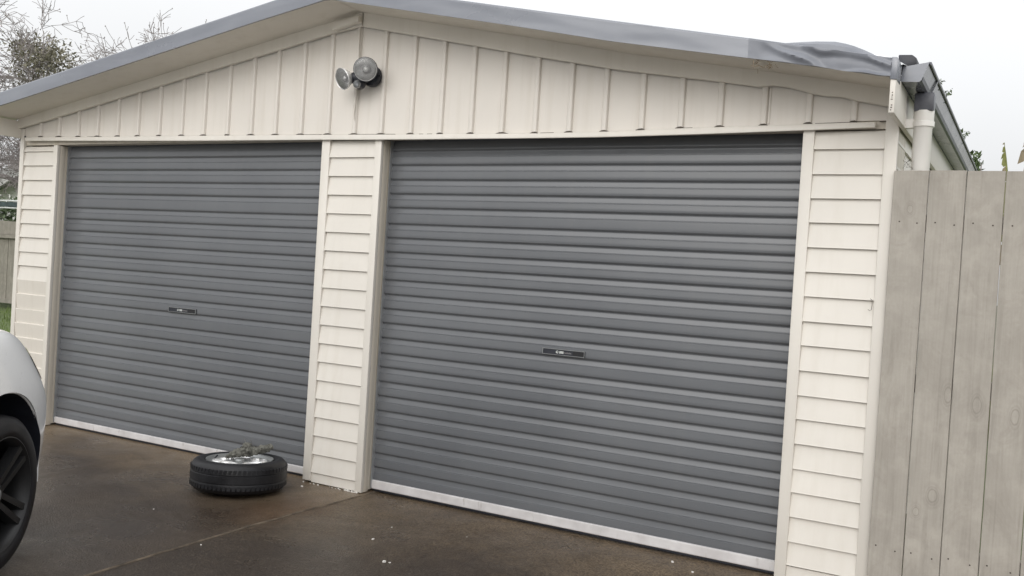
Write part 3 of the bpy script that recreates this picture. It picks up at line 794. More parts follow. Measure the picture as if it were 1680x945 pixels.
b = MB(); b.lathe([(0, 0), (.006, 0), (.006, .012), (0, .012)], 10, Matrix.Translation((.055, -.04, 2.468)) @ Matrix.Rotation(R(90), 4, 'Y')); obj('wing_screw', b, M_black, FLT)
b = MB(); b.tube([(-.134, -.012, 2.775), (-.133, -.013, 2.65), (-.128, -.013, 2.54), (-.120, -.016, 2.50)], .004, 8); obj('cable', b, M_panel, FLT, smooth=True)
b = MB(); b.tube([(-.128, -.015, 2.40), (-.130, -.018, 2.34), (-.139, -.014, 2.26), (-.136, -.012, 2.22)], .0045, 8); obj('cable', b, M_panel, FLT, smooth=True)

# straw in the split of the soffit
st = MB(); rs = random.Random(5)
for i in range(22):
    p = Vector((2.37 + rs.uniform(-.045, .06), -.30 + rs.uniform(-.05, .06), 2.345 + rs.uniform(-.01, .012)))
    dd = Vector((rs.uniform(-1, 1), rs.uniform(-1, 1), rs.uniform(-.9, .3))).normalized() * rs.uniform(.012, .036)
    st.tube([p, p + dd * .5 + Vector((0, 0, -.004)), p + dd], .0011, 3)
tag(obj('straw_tuft', st, M_straw), 'dry straw tuft poking out of the split soffit near the dented barge', 'straw')

# ------------------------------------------------------------------ plank fence on the right
F1 = thing('plank_fence', 'tall weathered grey paling fence closing the gap right of the garage', 'fence', (2.92, -.03, 0))
edges = [2.9085, 3.052, 3.199, 3.346, 3.497, 3.645, 3.793, 3.941, 4.089, 4.237, 4.385, 4.533, 4.681]
nail = MB()
for i, (a, b) in enumerate(zip(edges, edges[1:])):
    p = MB(); gap = .0014; zt = 1.913 + (.0005, .001, -.001, -.002, .001)[i % 5]; zb = .123 + random.uniform(-.004, .004)
    y0 = -.031 + random.uniform(-.0015, .0015)
    # slightly wandering edges
    N = 10; rows = []
    for k in range(N + 1):
        z = zb + (zt - zb) * k / N
        wl_ = a + gap + .0011 * noise.noise((a * 11, z * 2.1, 0)) ; wr_ = b - gap + .0011 * noise.noise((b * 11, z * 2.1, 4))
        rows.append([(wl_, y0 + .02, z), (wl_, y0 + .002, z), (wl_ + .002, y0, z), ((wl_ + wr_) / 2, y0 - .0012, z), (wr_ - .002, y0, z), (wr_, y0 + .002, z), (wr_, y0 + .02, z), (wl_, y0 + .02, z)])
    p.strip(rows)
    for r_ in (rows[0], rows[-1]): p.add(r_[:-1], [tuple(range(7))])
    obj('plank', p, M_plank, F1)
    for x, z in ((a + .036, 1.688), (b - .036, 1.683), (a + .03, .262), (b - .034, .252)):
        z += random.uniform(-.004, .004)
        nail.lathe([(0, 0), (.0034, 0), (.0034, .0006), (0, .0006)], 8, Matrix.Translation((x, y0 - .0008, z)) @ Matrix.Rotation(R(90), 4, 'X'))
tag(obj('nail', nail, M_nail, F1), kind='stuff')
for z in (.22, .95, 1.65):
    b = MB(); b.box(2.925, 4.68, -.0085, .0365, z, z + .075); obj('rail', b, M_plank, F1)
for x in (3.10, 4.6):
    b = MB(); b.box(x, x + .09, .038, .128, -.05, 1.86); obj('post', b, M_plank, F1)
web = MB(); rs = random.Random(9)
for i in range(22):
    p = Vector((2.955 + rs.uniform(-.022, .022), .012 + rs.uniform(-.01, .02), 1.955 + rs.uniform(-.03, .03)))
    web.tube([p, p + Vector((rs.uniform(-.02, .02), rs.uniform(-.01, .01), rs.uniform(-.02, .02)))], .0008, 3)
tag(obj('cobweb', web, M_dark_brown), 'wispy dark cobweb between the garage corner and the top of the fence', 'cobweb')

# ------------------------------------------------------------------ loose wheel lying on the drive
WC = Vector((-.51, -.41, 0.0))
LW = thing('loose_wheel', 'loose car wheel lying flat on the wet drive before the left door', 'wheel', WC)
ty = MB()
prof = [(.205, .020), (.218, .008), (.245, .002), (.268, .006), (.285, .020), (.2945, .040), (.2965, .060), (.2935, .066), (.2935, .070), (.2975, .073),
        (.298, .095), (.2975, .118), (.2935, .121), (.2935, .125), (.2965, .128), (.293, .152), (.284, .172), (.268, .186), (.248, .191), (.226, .188), (.214, .180), (.207, .170), (.203, .158), (.202, .04)]
ty.lathe(prof, 72, Matrix.Translation(WC), closed=True)
obj('tyre', ty, M_tyre, LW, smooth=True, angle=40)
# tread blocks as raised sipes round the wall
td = MB()
for i in range(64):
    a = 2 * math.pi * i / 64
    m = Matrix.Translation(WC) @ Matrix.Rotation(a, 4, 'Z') @ Matrix.Translation((.2965, 0, 0))
    for z0, z1, sk in ((.030, .062, .010), (.076, .115, -.008), (.130, .158, .010)):
        vs = []
        for (x, y, z) in ((-.008, -.0098, z0), (.0014, -.0098, z0 + .003), (.0014, .0098, z0 + .003), (-.008, .0098, z0), (-.008, -.0098 + sk * .4, z1), (.0014 if .07 < z0 < .1 else .001, -.0098 + sk * .4, z1 - .003), (.0014 if .07 < z0 < .1 else .001, .0098 + sk * .4, z1 - .003), (-.008, .0098 + sk * .4, z1)):
            vs.append(m @ Vector((x, y, z)))
        td.add(vs, [(0, 1, 2, 3), (4, 7, 6, 5), (0, 4, 5, 1), (1, 5, 6, 2), (2, 6, 7, 3)])
tag(obj('tread', td, M_tyre, LW), kind='stuff')
HOLES = 5
def disc_z(r):
    # dished face: hub raised, trough, then up to the lip
    t = r / .19
    return .168 + .007 * math.cos(min(1, t * 1.6) * math.pi) + .006 * max(0, (t - .70) / .30) ** 2
dk = MB(); rows = []
NR, NA = 26, 180
a0 = R(-9)
keep = {}
for i in range(NR + 1):
    r = .030 + (.190 - .030) * i / NR
    rows.append([WC + Vector((r * math.cos(2 * math.pi * k / NA), r * math.sin(2 * math.pi * k / NA), disc_z(r))) for k in range(NA)])
vs = [p for r_ in rows for p in r_]; fs = []
HR, HA, HB = .124, .043, .062        # hole centre radius, radial and tangential half sizes
def in_hole(p):
    q = p - WC; r = math.hypot(q.x, q.y); a = math.atan2(q.y, q.x)
    for h in range(HOLES):
        da = (a - a0 - h * 2 * math.pi / HOLES + math.pi) % (2 * math.pi) - math.pi
        if ((r - HR) / HA) ** 2 + (da * r / HB) ** 2 < 1: return True
    return False
for i in range(NR):
    for k in range(NA):
        k2 = (k + 1) % NA
        idx = (i*NA+k, i*NA+k2, (i+1)*NA+k2, (i+1)*NA+k)
        c = sum((vs[j] for j in idx), Vector()) / 4
        if not in_hole(c): fs.append(idx)
dk.add(vs, fs)
dk.lathe([(.0, .184), (.026, .184), (.031, .180), (.031, .165)], 32, Matrix.Translation(WC))
dk.lathe([(.189, .167), (.1925, .172), (.198, .180), (.203, .186), (.2075, .187), (.2085, .180), (.204, .172)], 72, Matrix.Translation(WC))
dk.lathe([(.190, .166), (.186, .10), (.178, .055), (.186, .03), (.20, .018)], 72, Matrix.Translation(WC))
obj('rim', dk, M_alloy, LW, smooth=True, angle=60)
lp = MB()
for h in range(HOLES):
    a = a0 + h * 2 * math.pi / HOLES; n = 40; prof = []
    rings = []
    for j in range(n):
        t = 2 * math.pi * j / n
        ring = []
        for (s, dz) in ((1.18, .001), (1.11, .009), (.99, .011), (.90, -.003), (.86, -.030), (.90, -.040)):
            r = HR + HA * s * math.cos(t); tan = HB * s * math.sin(t)
            ang = a + tan / HR
            ring.append(WC + Vector((r * math.cos(ang), r * math.sin(ang), disc_z(min(r, .188)) + dz)))
        rings.append(ring)
    rings.append(rings[0]); lp.strip(rings)
obj('rim_edge', lp, M_alloy_lip, LW, smooth=True, angle=70)
b = MB(); b.lathe([(0, .03), (.17, .03), (.18, .04)], 40, Matrix.Translation(WC)); obj('dark_backing', b, M_dark, LW)  # black disc closing the wheel's back below the holes
for h in range(5):
    b = MB(); a = R(50) + h * 2 * math.pi / 5; c = WC + Vector((.055 * math.cos(a), .055 * math.sin(a), .172)); b.lathe([(.0095, .002), (.0095, .008), (.007, .008), (.007, -.004), (0, -.004)], 14, Matrix.Translation(c))
    obj('bolt_hole', b, M_steel, LW)
b = MB(); vc = WC + Vector((.178 * math.cos(R(200)), .178 * math.sin(R(200)), .160)); b.tube([vc, vc + Vector((.012, .004, .02)), vc + Vector((.024, .008, .034))], .005, 8); obj('valve', b, M_black, LW)

TILT = -2.4
MT = Matrix.Translation(WC + Vector((0, 0, .0095))) @ Matrix.Rotation(R(TILT), 4, Vector((.873, .488, 0))) @ Matrix.Scale(.92, 4) @ Matrix.Translation(-WC)
for c in LW.children: c.data.transform(MT)
# crumpled rag over the wheel
def crumple(path, rads, seed, n=18, amp=.45, squash=.7):
    m = MB(); rows = []
    P = [Vector(p) for p in path]
    fine = []
    for i in range(len(P) - 1):
        for k in range(7): fine.append((P[i].lerp(P[i+1], k / 7), rads[i] + (rads[i+1] - rads[i]) * k / 7))
    fine.append((P[-1], rads[-1]))
    for i, (p, r) in enumerate(fine):
        d_ = (fine[min(i+1, len(fine)-1)][0] - fine[max(i-1, 0)][0]).normalized()
        a = d_.cross(Vector((0, 0, 1))).normalized(); b_ = a.cross(d_).normalized()
        row = []
        for k in range(n):
            t = 2 * math.pi * k / n
            q = Vector((math.cos(t), math.sin(t), i * .35))
            rr_ = r * (1 + amp * noise.noise(q * 1.6 + Vector((seed, 0, 0))) + amp * .8 * noise.noise(q * 4 + Vector((0, seed, 0))))
            row.append(p + rr_ * (math.cos(t) * a + squash * math.sin(t) * b_))
        row.append(row[0]); rows.append(row)
    m.strip(rows); m.add(rows[0][:-1], [tuple(range(n))]); m.add(rows[-1][:-1], [tuple(range(n))])
    return m
rag = crumple([(-.606, -.420, .176), (-.580, -.405, .194), (-.550, -.385, .205), (-.528, -.350, .212), (-.508, -.315, .210), (-.496, -.270, .214), (-.486, -.228, .218), (-.476, -.188, .228)],
              [.013, .026, .034, .038, .036, .031, .030, .022], 3, amp=.42)
hump = crumple([(-.530, -.345, .195), (-.536, -.33, .225), (-.545, -.318, .254)], [.044, .034, .018], 11, amp=.45, squash=1.0)
rag.add(hump.v, hump.f)
rs = random.Random(12)
for i in range(9):      # loose threads
    p = Vector(rs.choice([(-.476, -.188, .245), (-.545, -.318, .255), (-.50, -.31, .22), (-.59, -.43, .17), (-.486, -.228, .23)])) + Vector([rs.uniform(-.02, .02) for _ in range(3)])
    q = p + Vector((rs.uniform(-.03, .04), rs.uniform(-.03, .03), rs.uniform(-.01, .035)))
    rag.tube([p, (p + q) / 2 + Vector((0, 0, .006)), q], .0014, 3)
tag(obj('rag', rag, M_rag, smooth=True), 'crumpled dirty grey-green rag lying over the loose wheel', 'rag')

# ------------------------------------------------------------------ bits of paint on the drive
rs = random.Random(21)
CH = [(.69, -.683, .013, 'white paint chip alone on the drive below the left end of the wide door'),
      (.948, -.934, .016, 'largest white paint chip, elongated, near the bottom centre of the drive'),
      (.975, -.925, .009, 'smaller white chip touching the largest elongated chip on the drive'),
      (2.015, -.02, .012, 'left one of two white chips close to the wide door bottom rail'),
      (2.147, -.11, .012, 'right one of two white chips in front of the wide door near its right end'),
      (.145, -1.285, .008, 'tiny white chip on the dark slab just right of the pale joint'),
      (.629, -.444, .006, 'tiny pale chip halfway between the wide door rail and the lone white chip'),
      (2.30, -.18, .010, 'white chip nearest the right pillar on the drive'),
      (-.293, -.105, .011, 'white chip lying at the left foot of the middle pillar'),
      (1.02, -.33, .005, 'tiniest white speck of paint in front of the middle of the wide door'),
      (-.498, -1.02, .006, 'tiny white chip on the drive left of the joint, in front of the loose wheel')]
for i, (x, y, s, lab) in enumerate(CH):
    m = MB(); n = 7; top, bot = [], []
    for k in range(n):
        a = 2 * math.pi * k / n; r = s * .85 * rs.uniform(.55, 1.05)
        top.append((r * math.cos(a), r * .7 * math.sin(a), s * .45 + rs.uniform(0, .002))); bot.append((r * math.cos(a), r * .7 * math.sin(a), 0))
    m.add(top + bot, [tuple(range(n)), tuple(range(2*n-1, n-1, -1))] + [(k, (k+1) % n, (k+1) % n + n, k + n) for k in range(n)])
    o = link('paint_chip', m.mesh('paint_chip', M_chip), None, (x, y, 0.0 if x < .1 else -.0055)); o.rotation_euler.z = rs.uniform(0, 6)
    tag(o, lab, 'paint chip', 'white paint chips scattered on the drive')

# ------------------------------------------------------------------ white car at the left edge
HEAD = R(121.5)
fw = Vector((math.cos(HEAD), math.sin(HEAD), 0)); rt = Vector((math.sin(HEAD), -math.cos(HEAD), 0))
WFACE = Vector((-.116, -2.104, 0)) + Vector((.0, .0, 0))
CO = WFACE - rt * .90
CAR = thing('parked_car', 'white hatchback with black five-spoke wheels parked nose to the garage', 'car', CO, HEAD)
def eval_mesh(o):
    dg = bpy.context.evaluated_depsgraph_get(); return bpy.data.meshes.new_from_object(o.evaluated_get(dg))
# stations: x, bottom z, half width, shoulder z, centre top z
ST = [(.90, .34, .30, .58, .60), (.86, .26, .52, .64, .67), (.78, .22, .68, .72, .76), (.64, .20, .775, .815, .87), (.48, .19, .846, .900, .945), (.30, .19, .888, .968, 1.005), (.10, .19, .902, .992, 1.03),
      (-.2, .19, .895, .972, 1.035), (-.6, .19, .89, .99, 1.055), (-1.0, .18, .885, .995, 1.05), (-1.8, .18, .89, 1.01, 1.05), (-2.5, .19, .895, 1.03, 1.06), (-2.9, .21, .885, 1.045, 1.07), (-3.2, .26, .84, 1.03, 1.05), (-3.36, .34, .76, .98, 1.0), (-3.42, .42, .64, .90, .92)]
cm = MB(); rows = []
for (x, zb, w, zs_, zt) in ST:
    tf = max(0.0, min(1.0, (x - .05) / .35)) * .075
    half = [(0, zb), (w * .55, zb), (w * .88, zb + .015), (w * .965, zb + .09), (w * .985, zb + (zs_ - zb) * .33), (w, zb + (zs_ - zb) * .55), (w * .995, zb + (zs_ - zb) * .72), (w * (.975 - tf * .6), zb + (zs_ - zb) * .86), (w * (.945 - tf), zs_ - .015), (w * (.89 - tf * 1.15), zs_ + .014), (w * .6, zs_ + (zt - zs_) * .75), (0, zt)]
    ring = [(x, -p, z) for p, z in half] + [(x, p, z) for p, z in half[-2:0:-1]]
    rows.append(ring + [ring[0]])
cm.strip(rows)
n = len(rows[0]) - 1
cm.add(rows[0][:-1], [tuple(range(n))]); cm.add(rows[-1][:-1], [tuple(range(n))])
body_me = cm.mesh('body_shell', M_car, smooth=True)
bm = bmesh.new(); bm.from_mesh(body_me); bmesh.ops.remove_doubles(bm, verts=bm.verts, dist=1e-5); bmesh.ops.recalc_face_normals(bm, faces=bm.faces); bm.to_mesh(body_me); bm.free()
body = link('body', body_me, CAR, local=True)
cut = MB()
for wx in (0.0, -2.62):
    for sy in (-1, 1):
        cut.lathe([(0, -.30), (.395, -.30), (.395, .30), (0, .30)], 64, Matrix.Translation((wx, sy * .88, .352)) @ Matrix.Rotation(R(90), 4, 'X'))
cut_me = cut.mesh('arch_cutter', M_black)
bm = bmesh.new(); bm.from_mesh(cut_me); bmesh.ops.remove_doubles(bm, verts=bm.verts, dist=1e-5); bmesh.ops.recalc_face_normals(bm, faces=bm.faces); bm.to_mesh(cut_me); bm.free()
cutter = bpy.data.objects.new('arch_cutter', cut_me); col.objects.link(cutter); cutter.parent = CAR
ms = body.modifiers.new('sub', 'SUBSURF'); ms.levels = 3; ms.render_levels = 3
mb_ = body.modifiers.new('cut', 'BOOLEAN'); mb_.object = cutter; mb_.operation = 'DIFFERENCE'; mb_.solver = 'EXACT'
new_me = eval_mesh(body)
body.modifiers.clear(); body.data = new_me
bpy.data.objects.remove(cutter)
bm = bmesh.new(); bm.from_mesh(new_me)
for f in bm.faces: f.smooth = True
for e in bm.edges:
    if len(e.link_faces) == 2 and e.calc_face_angle(0) > R(35): e.smooth = False
bm.to_mesh(new_me); bm.free()
# wheel arch lips and liners
for wx in (0.0, -2.62):
    for sy in (-1, 1):
        a = MB(); rows = []
        for k in range(41):
            t = R(-8) + R(196) * k / 40
            hw = .893
            for (x, zb, w, zs_, zt), (x2, zb2, w2, zs2, zt2) in zip(ST, ST[1:]):
                px_ = wx + .395 * math.cos(t)
                if x2 <= px_ <= x: hw = w + (w2 - w) * (px_ - x) / (x2 - x)
            yy_ = hw * .978
            rows.append([(wx + r_ * math.cos(t), sy * (yy_ + dy), .352 + r_ * math.sin(t)) for r_, dy in ((.393, -.012), (.391, .004), (.397, .009), (.408, .007), (.420, -.006))])
        a.strip(rows); obj('arch_lip', a, M_car, CAR, smooth=True, local=True)
        a = MB(); rows = []
        for k in range(41):
            t = R(-12) + R(204) * k / 40
            rows.append([(wx + r_ * math.cos(t), sy * y_, .352 + r_ * math.sin(t)) for r_, y_ in ((.3925, .876 - .055 * max(0, R(24) - t if t < 1.5 else t - R(156))), (.390, .868 - .055 * max(0, R(24) - t if t < 1.5 else t - R(156))), (.386, .60), (.20, .598))])
        a.strip(rows)
        obj('arch_liner', a, M_black, CAR, smooth=True, local=True)
# greenhouse
gh = MB(); rows = []
for (x, w, z) in ((-.62, .78, 1.02), (-1.45, .70, 1.41), (-2.3, .69, 1.44), (-2.95, .66, 1.36), (-3.25, .70, 1.03)):
    rows.append([(x, -w - (.10 if z > 1.1 else .03), .99), (x, -w - .085 * (1.45 - z) , min(z, 1.2)), (x, -w, z - .03), (x, -w * .8, z), (x, 0, z + .02), (x, w * .8, z), (x, w, z - .03), (x, w + .085 * (1.45 - z), min(z, 1.2)), (x, w + (.10 if z > 1.1 else .03), .99)])
gh.strip(rows); obj('windows', gh, M_glass, CAR, smooth=True, local=True, angle=50)
rf = MB(); rows = []
for (x, w, z) in ((-1.38, .66, 1.405), (-1.6, .68, 1.445), (-2.3, .675, 1.462), (-2.9, .65, 1.40), (-3.08, .63, 1.33)):
    rows.append([(x, -w - .02, z - .045), (x, -w * .85, z), (x, 0, z + .025), (x, w * .85, z), (x, w + .02, z - .045)])
rf.strip(rows); obj('roof', rf, M_car, CAR, smooth=True, local=True)
for sy in (-1, 1):
    for (x0, z0, x1, z1, w0, w1) in ((-.63, .99, -1.42, 1.385, .795, .690), (-1.75, .99, -1.78, 1.41, .835, .700), (-3.18, 1.0, -2.95, 1.35, .775, .655)):
        p = MB(); p.tube([(x0, sy * w0, z0), ((x0 + x1) / 2, sy * ((w0 + w1) / 2 + .012), (z0 + z1) / 2), (x1, sy * w1, z1)], [.026, .020, .016], 8); obj('pillar', p, M_car, CAR, smooth=True, local=True)
    # headlamp wrapping round the wing, following the body surface
    h = MB(); me_ = body.data
    for f in me_.polygons:
        c = f.center
        if sy * c.y > .40 and .43 + max(0, (.86 - c.z)) * .55 < c.x < .84 and .70 + (.70 - c.x) * .22 < c.z < .885 - max(0, c.x - .45) * .42:
            h.add([me_.vertices[k].co + f.normal * .004 for k in f.vertices], [tuple(range(len(f.vertices)))])
    obj('headlight', h, M_lamp_dark, CAR, smooth=True, local=True)
    h = MB(); h.box(-3.38, -3.25, sy * .70 - .09, sy * .70 + .09, .80, .98); obj('tail_light', h, M_red, CAR, bevel=.02, local=True)
    mi = MB(); mi.lathe([(0, -.105), (.045, -.09), (.058, -.02), (.05, .07), (0, .085)], 20, Matrix.Translation((-.85, sy * .955, 1.05)) @ Matrix.Rotation(R(90), 4, 'X') @ Matrix.Scale(.7, 4, (1, 0, 0)))
    obj('wing_mirror', mi, M_car, CAR, smooth=True, local=True)
    for x0, x1 in ((-.78, -1.80), (-1.815, -2.5)):
        dr = MB(); dr.tube([(x0, sy * .8935, .30), (x0, sy * .899, .62), (x0 - .02, sy * .872, .97)], .004, 5); obj('door_seam', dr, M_black, CAR, local=True)
        dr = MB(); dr.tube([(x1, sy * .895, .30), (x1, sy * .9, .62), (x1, sy * .875, .99)], .004, 5); obj('door_seam', dr, M_black, CAR, local=True)
        dh = MB(); dh.box(x1 + .10, x1 + .30, sy * .888 - .02, sy * .888 + .02, .80, .83); obj('door_handle', dh, M_car, CAR, bevel=.008, local=True)
bp = MB(); bp.box(.60, .86, -.5, .5, .20, .30); obj('front_grille', bp, M_black, CAR, bevel=.03, local=True)
# wheels
def car_wheel(wx, sy):
    flip = Matrix.Rotation(R(90) * (-1 if sy > 0 else 1), 4, 'X')
    base = Matrix.Translation((wx, sy * .90, .328)) @ flip
    t = MB(); t.lathe([(.225, -.195), (.262, -.212), (.300, -.206), (.322, -.185), (.3275, -.14), (.328, -.11), (.3275, -.06), (.322, -.022), (.302, -.004), (.285, .0), (.262, .001), (.242, -.003), (.236, -.010), (.233, -.05), (.225, -.1)], 72, base, closed=True)
    obj('tyre', t, M_tyre, CAR, smooth=True, local=True, angle=40)
    r = MB()
    r.lathe([(.240, -.002), (.236, -.001), (.232, -.006), (.222, -.02), (.214, -.07), (.205, -.17)], 64, base)
    r.lathe([(0, -.022), (.036, -.022), (.044, -.028), (.058, -.034), (.060, -.06)], 32, base)
    for k in range(5):
        a = 2 * math.pi * k / 5 + R(39)
        for s in (-1, 1):
            m = base @ Matrix.Rotation(a, 4, 'Z')
            r.add([m @ Vector(p) for p in ((.035, s * .030, -.030), (.035, s * .006, -.030), (.230, s * .020, -.009), (.230, s * .046, -.009),
                                           (.035, s * .034, -.075), (.035, s * .004, -.075), (.230, s * .012, -.050), (.230, s * .054, -.050))],
                  [(0, 1, 2, 3), (0, 4, 5, 1), (1, 5, 6, 2), (2, 6, 7, 3), (3, 7, 4, 0)])
    rim = obj('rim', r, M_rim_dark, CAR, smooth=True, local=True, angle=30)
    c = MB(); c.lathe([(0, -.0165), (.020, -.017), (.027, -.0205), (.028, -.026)], 24, base); 
    cap = link('hub_cap', c.mesh('hub_cap', M_alloy, True), rim); cap.matrix_parent_inverse = Matrix()
    b = MB(); b.lathe([(0, -.12), (.155, -.12), (.155, -.15), (0, -.15)], 40, base)
    bd = link('brake_disc', b.mesh('brake_disc', M_dark), rim); bd.matrix_parent_inverse = Matrix()
for wx in (0.0, -2.62):
    for sy in (-1, 1): car_wheel(wx, sy)

# ------------------------------------------------------------------ behind on the left: fence, hedge, house, bare tree
FB = thing('back_fence', 'old grey-brown paling fence at the back of the lawn left of the garage', 'fence', (-14, 7.5, 0))
me = MB(); me.box(-.064, .064, 0, .02, .12, 1.81); pm = me.mesh('paling', M_backfence)
x = -23.0; rs = random.Random(2)
while x < -7.0:
    o = link('paling', pm, FB, (x, 7.52 + rs.uniform(-.004, .004), rs.uniform(-.012, .012))); o.rotation_euler.y = rs.uniform(-.004, .004); x += .134
for z in (.10, 1.45):
    b = MB(); b.box(-23.06, -7, 7.44, 7.515, z, z + .075); obj('fence_rail', b, M_backfence, FB)
b = MB(); b.box(-23.06, -7, 7.50, 7.518, 1.53, 1.80); obj('capping_board', b, M_backfence, FB)
def leaf_cloud(mb, rnd, n, fn, size, mi=0):
    for i in range(n):
        p = Vector(fn(rnd)); s = size * rnd.uniform(.6, 1.3)
        a = Vector([rnd.gauss(0, 1) for _ in range(3)]).normalized(); b_ = a.orthogonal().normalized()
        b_.rotate(Matrix.Rotation(rnd.uniform(0, 6.28), 3, a))
        c = a.cross(b_)
        mb.add([p - b_ * s, p + c * s * .38, p + b_ * s, p - c * s * .38], [(0, 1, 2, 3)], mi)
HG = thing('hedge', 'green leafy hedge flecked with white spots beyond the old back fence', 'hedge', (-15.5, 8.9, 0))
rs = random.Random(31)
def hp_(r):
    x = r.uniform(-20, -10); t = noise.noise((x * .9, 0, 0)) * .22
    return (x, 8.7 + r.gauss(0, .35), r.uniform(1.2, 2.08 + t * .6) if r.random() < .8 else 1.95 + t * .6 + r.uniform(0, .36))
hm = MB(); leaf_cloud(hm, rs, 9000, hp_, .085); obj('foliage', hm, M_hedge, HG, fix=False)
hm = MB(); leaf_cloud(hm, rs, 900, lambda r: (r.uniform(-20, -10), 8.25 + r.uniform(-.2, .2), r.uniform(1.7, 2.42)), .05); tag(obj('white_fleck', hm, M_spot, HG, fix=False), kind='stuff')  # small white spots scattered over the hedge front
hm = MB()
for i in range(14): xx = -20 + i * .75; hm.tube([(xx, 8.8, 0), (xx + .1, 8.85, 1.2), (xx - .05, 8.8, 2.0)], [.04, .03, .015], 6)
obj('stem', hm, M_bark, HG)
CV = thing('rolled_cover', 'dark teal rolled cover with pale edges hung level on poles before the hedge', 'cover', (-15.3, 7.95, 2.1))
b = MB(); b.prism([(7.90, 2.135), (7.98, 2.135), (7.98, 2.235), (7.90, 2.235)], 'x', -19.0, -11.0); obj('sheet', b, M_teal, CV)
b = MB(); b.tube([(-19, 7.92, 2.25), (-16, 7.91, 2.262), (-15, 7.9, 2.248), (-11, 7.92, 2.25)], .02, 6); b.tube([(-19, 7.92, 2.12), (-15.6, 7.91, 2.105), (-11, 7.92, 2.12)], .016, 6); obj('edge_rope', b, M_pale, CV)
b = MB()
for xx in (-18.8, -11.2): b.tube([(xx, 7.98, 0), (xx, 7.98, 2.2)], .03, 8)
obj('pole', b, M_track, CV)
HS = thing('neighbour_house', 'white weatherboard house with a grey gable roof far behind the hedge', 'house', (-23.5, 14.5, 0))
b = MB(); b.prism([(-29, 0), (-18, 0), (-18, 3.25), (-23.3, 4.25), (-29, 2.2)], 'y', 14.3, 22); obj('wall', b, M_siding, HS)
me = MB(); me.prism([(14.27, 0), (14.298, .16), (14.3, 0)], 'x', -25.6, -22.0); wm = me.mesh('siding_board', M_siding)
for k in range(20): link('siding_board', wm, HS, (0, 0, .3 + k * .15))
b = MB(); b.prism([(-30, 2.05), (-23.3, 4.50), (-23.3, 4.28), (-30, 1.83)], 'y', 13.7, 22.5); b.prism([(-23.3, 4.50), (-17.2, 2.4), (-17.2, 2.2), (-23.3, 4.28)], 'y', 13.7, 22.5); obj('roof', b, M_roofgrey, HS)
b = MB(); b.prism([(-30, 1.80), (-23.3, 4.27), (-23.3, 3.98), (-30, 1.51)], 'y', 13.66, 13.7); obj('barge_board', b, M_housetrim, HS)
b = MB(); b.box(-24.9, -24.6, 14.05, 14.25, 2.5, 3.35); obj('window', b, M_glass, HS)
# bare tree
TR = thing('bare_tree', 'leafless grey-brown tree with fine twigs rising behind the left side of the garage roof', 'tree', (-19.4, 12, 0))
rs = random.Random(77)
tb = MB(); tips = []
def branch(p, d_, L, r, depth):
    n = 4 if depth < 3 else 3
    pts = [p]; rads = [r]; cur = p.copy(); dd = d_.copy()
    for i in range(n):
        wob = .17 if depth < 2 else .23
        dd = (dd + Vector((rs.gauss(0, wob), rs.gauss(0, wob), rs.gauss(.02, wob * .8)))).normalized()
        cur = cur + dd * L / n; pts.append(cur.copy()); rads.append(r * (1 - .42 * (i + 1) / n))
    tb.tube(pts, [max(q, .0068) for q in rads], 6 if depth < 2 else (4 if depth < 4 else 3), caps=False)
    if depth >= 6 or L < .16:
        tips.append(cur.copy()); return
    nb = 2 if depth < 1 else rs.choice((2, 3, 3))
    for j in range(nb):
        k = n if j == 0 else rs.randint(max(1, n - 2), n)
        spread = .55 if depth < 2 else .75
        nd = (dd * 1.0 + Vector((rs.gauss(0, spread), rs.gauss(0, spread * .8), rs.gauss(.05, spread * .75)))).normalized()
        branch(pts[k], nd, L * rs.uniform(.62, .86), rads[k] * rs.uniform(.60, .8), depth + 1)
    if depth >= 2:
        for j in range(2):
            k = rs.randint(1, n)
            nd = (dd * .4 + Vector((rs.gauss(0, 1), rs.gauss(0, 1), rs.gauss(.3, .8)))).normalized()
            branch(pts[k], nd, L * rs.uniform(.4, .6), rads[k] * .42, max(depth + 2, 5))
base = Vector((-19.5, 12, 0))
tb.tube([base, base + Vector((.05, 0, 1.0)), base + Vector((-.05, .0, 2.4))], [.24, .20, .17], 10, caps=False)
top = base + Vector((-.05, 0, 2.4))
for d_, L, r in (((.05, 0, 1), 2.1, .12), ((-.75, .1, .75), 2.0, .10), ((.75, -.1, .75), 2.0, .10), ((-1.0, -.2, .30), 1.8, .085), ((.95, .2, .42), 2.0, .085), ((-.35, -.5, .9), 1.9, .09), ((.4, .3, .9), 2.2, .10), ((-.9, .2, .12), 1.5, .06), ((.6, -.2, .55), 1.7, .07), ((.2, .2, .95), 1.9, .08), ((.55, .3, .8), 2.1, .08), ((-.55, .2, .55), 1.7, .07), ((.85, -.3, .25), 1.6, .06)):
    branch(top - Vector((0, 0, rs.uniform(0, .5))), Vector(d_).normalized(), L, r, 0)
obj('trunk', tb, M_bark, TR, smooth=True, fix=False)
bd = MB()
for p in tips[::5]:
    s = .017; bd.add([p + Vector((s, 0, 0)), p + Vector((0, s, 0)), p + Vector((-s, -s, 0)), p + Vector((0, 0, s * 1.6)), p - Vector((0, 0, s))], [(0, 1, 3), (1, 2, 3), (2, 0, 3), (1, 0, 4), (2, 1, 4), (0, 2, 4)])
tag(obj('bud', bd, M_bark, TR), kind='stuff')
fo = MB()
def cl_(r):
    c = r.choice(((-20.3, 11.2, 6.35, .55), (-19.9, 11.2, 6.2, .5), (-20.8, 11.2, 6.65, .35), (-19.5, 11.2, 6.4, .4), (-20.3, 11.2, 5.9, .5)))
    return (c[0] + r.gauss(0, c[3] * .62), c[1] + r.gauss(0, .3), c[2] + r.gauss(0, c[3] * .42))
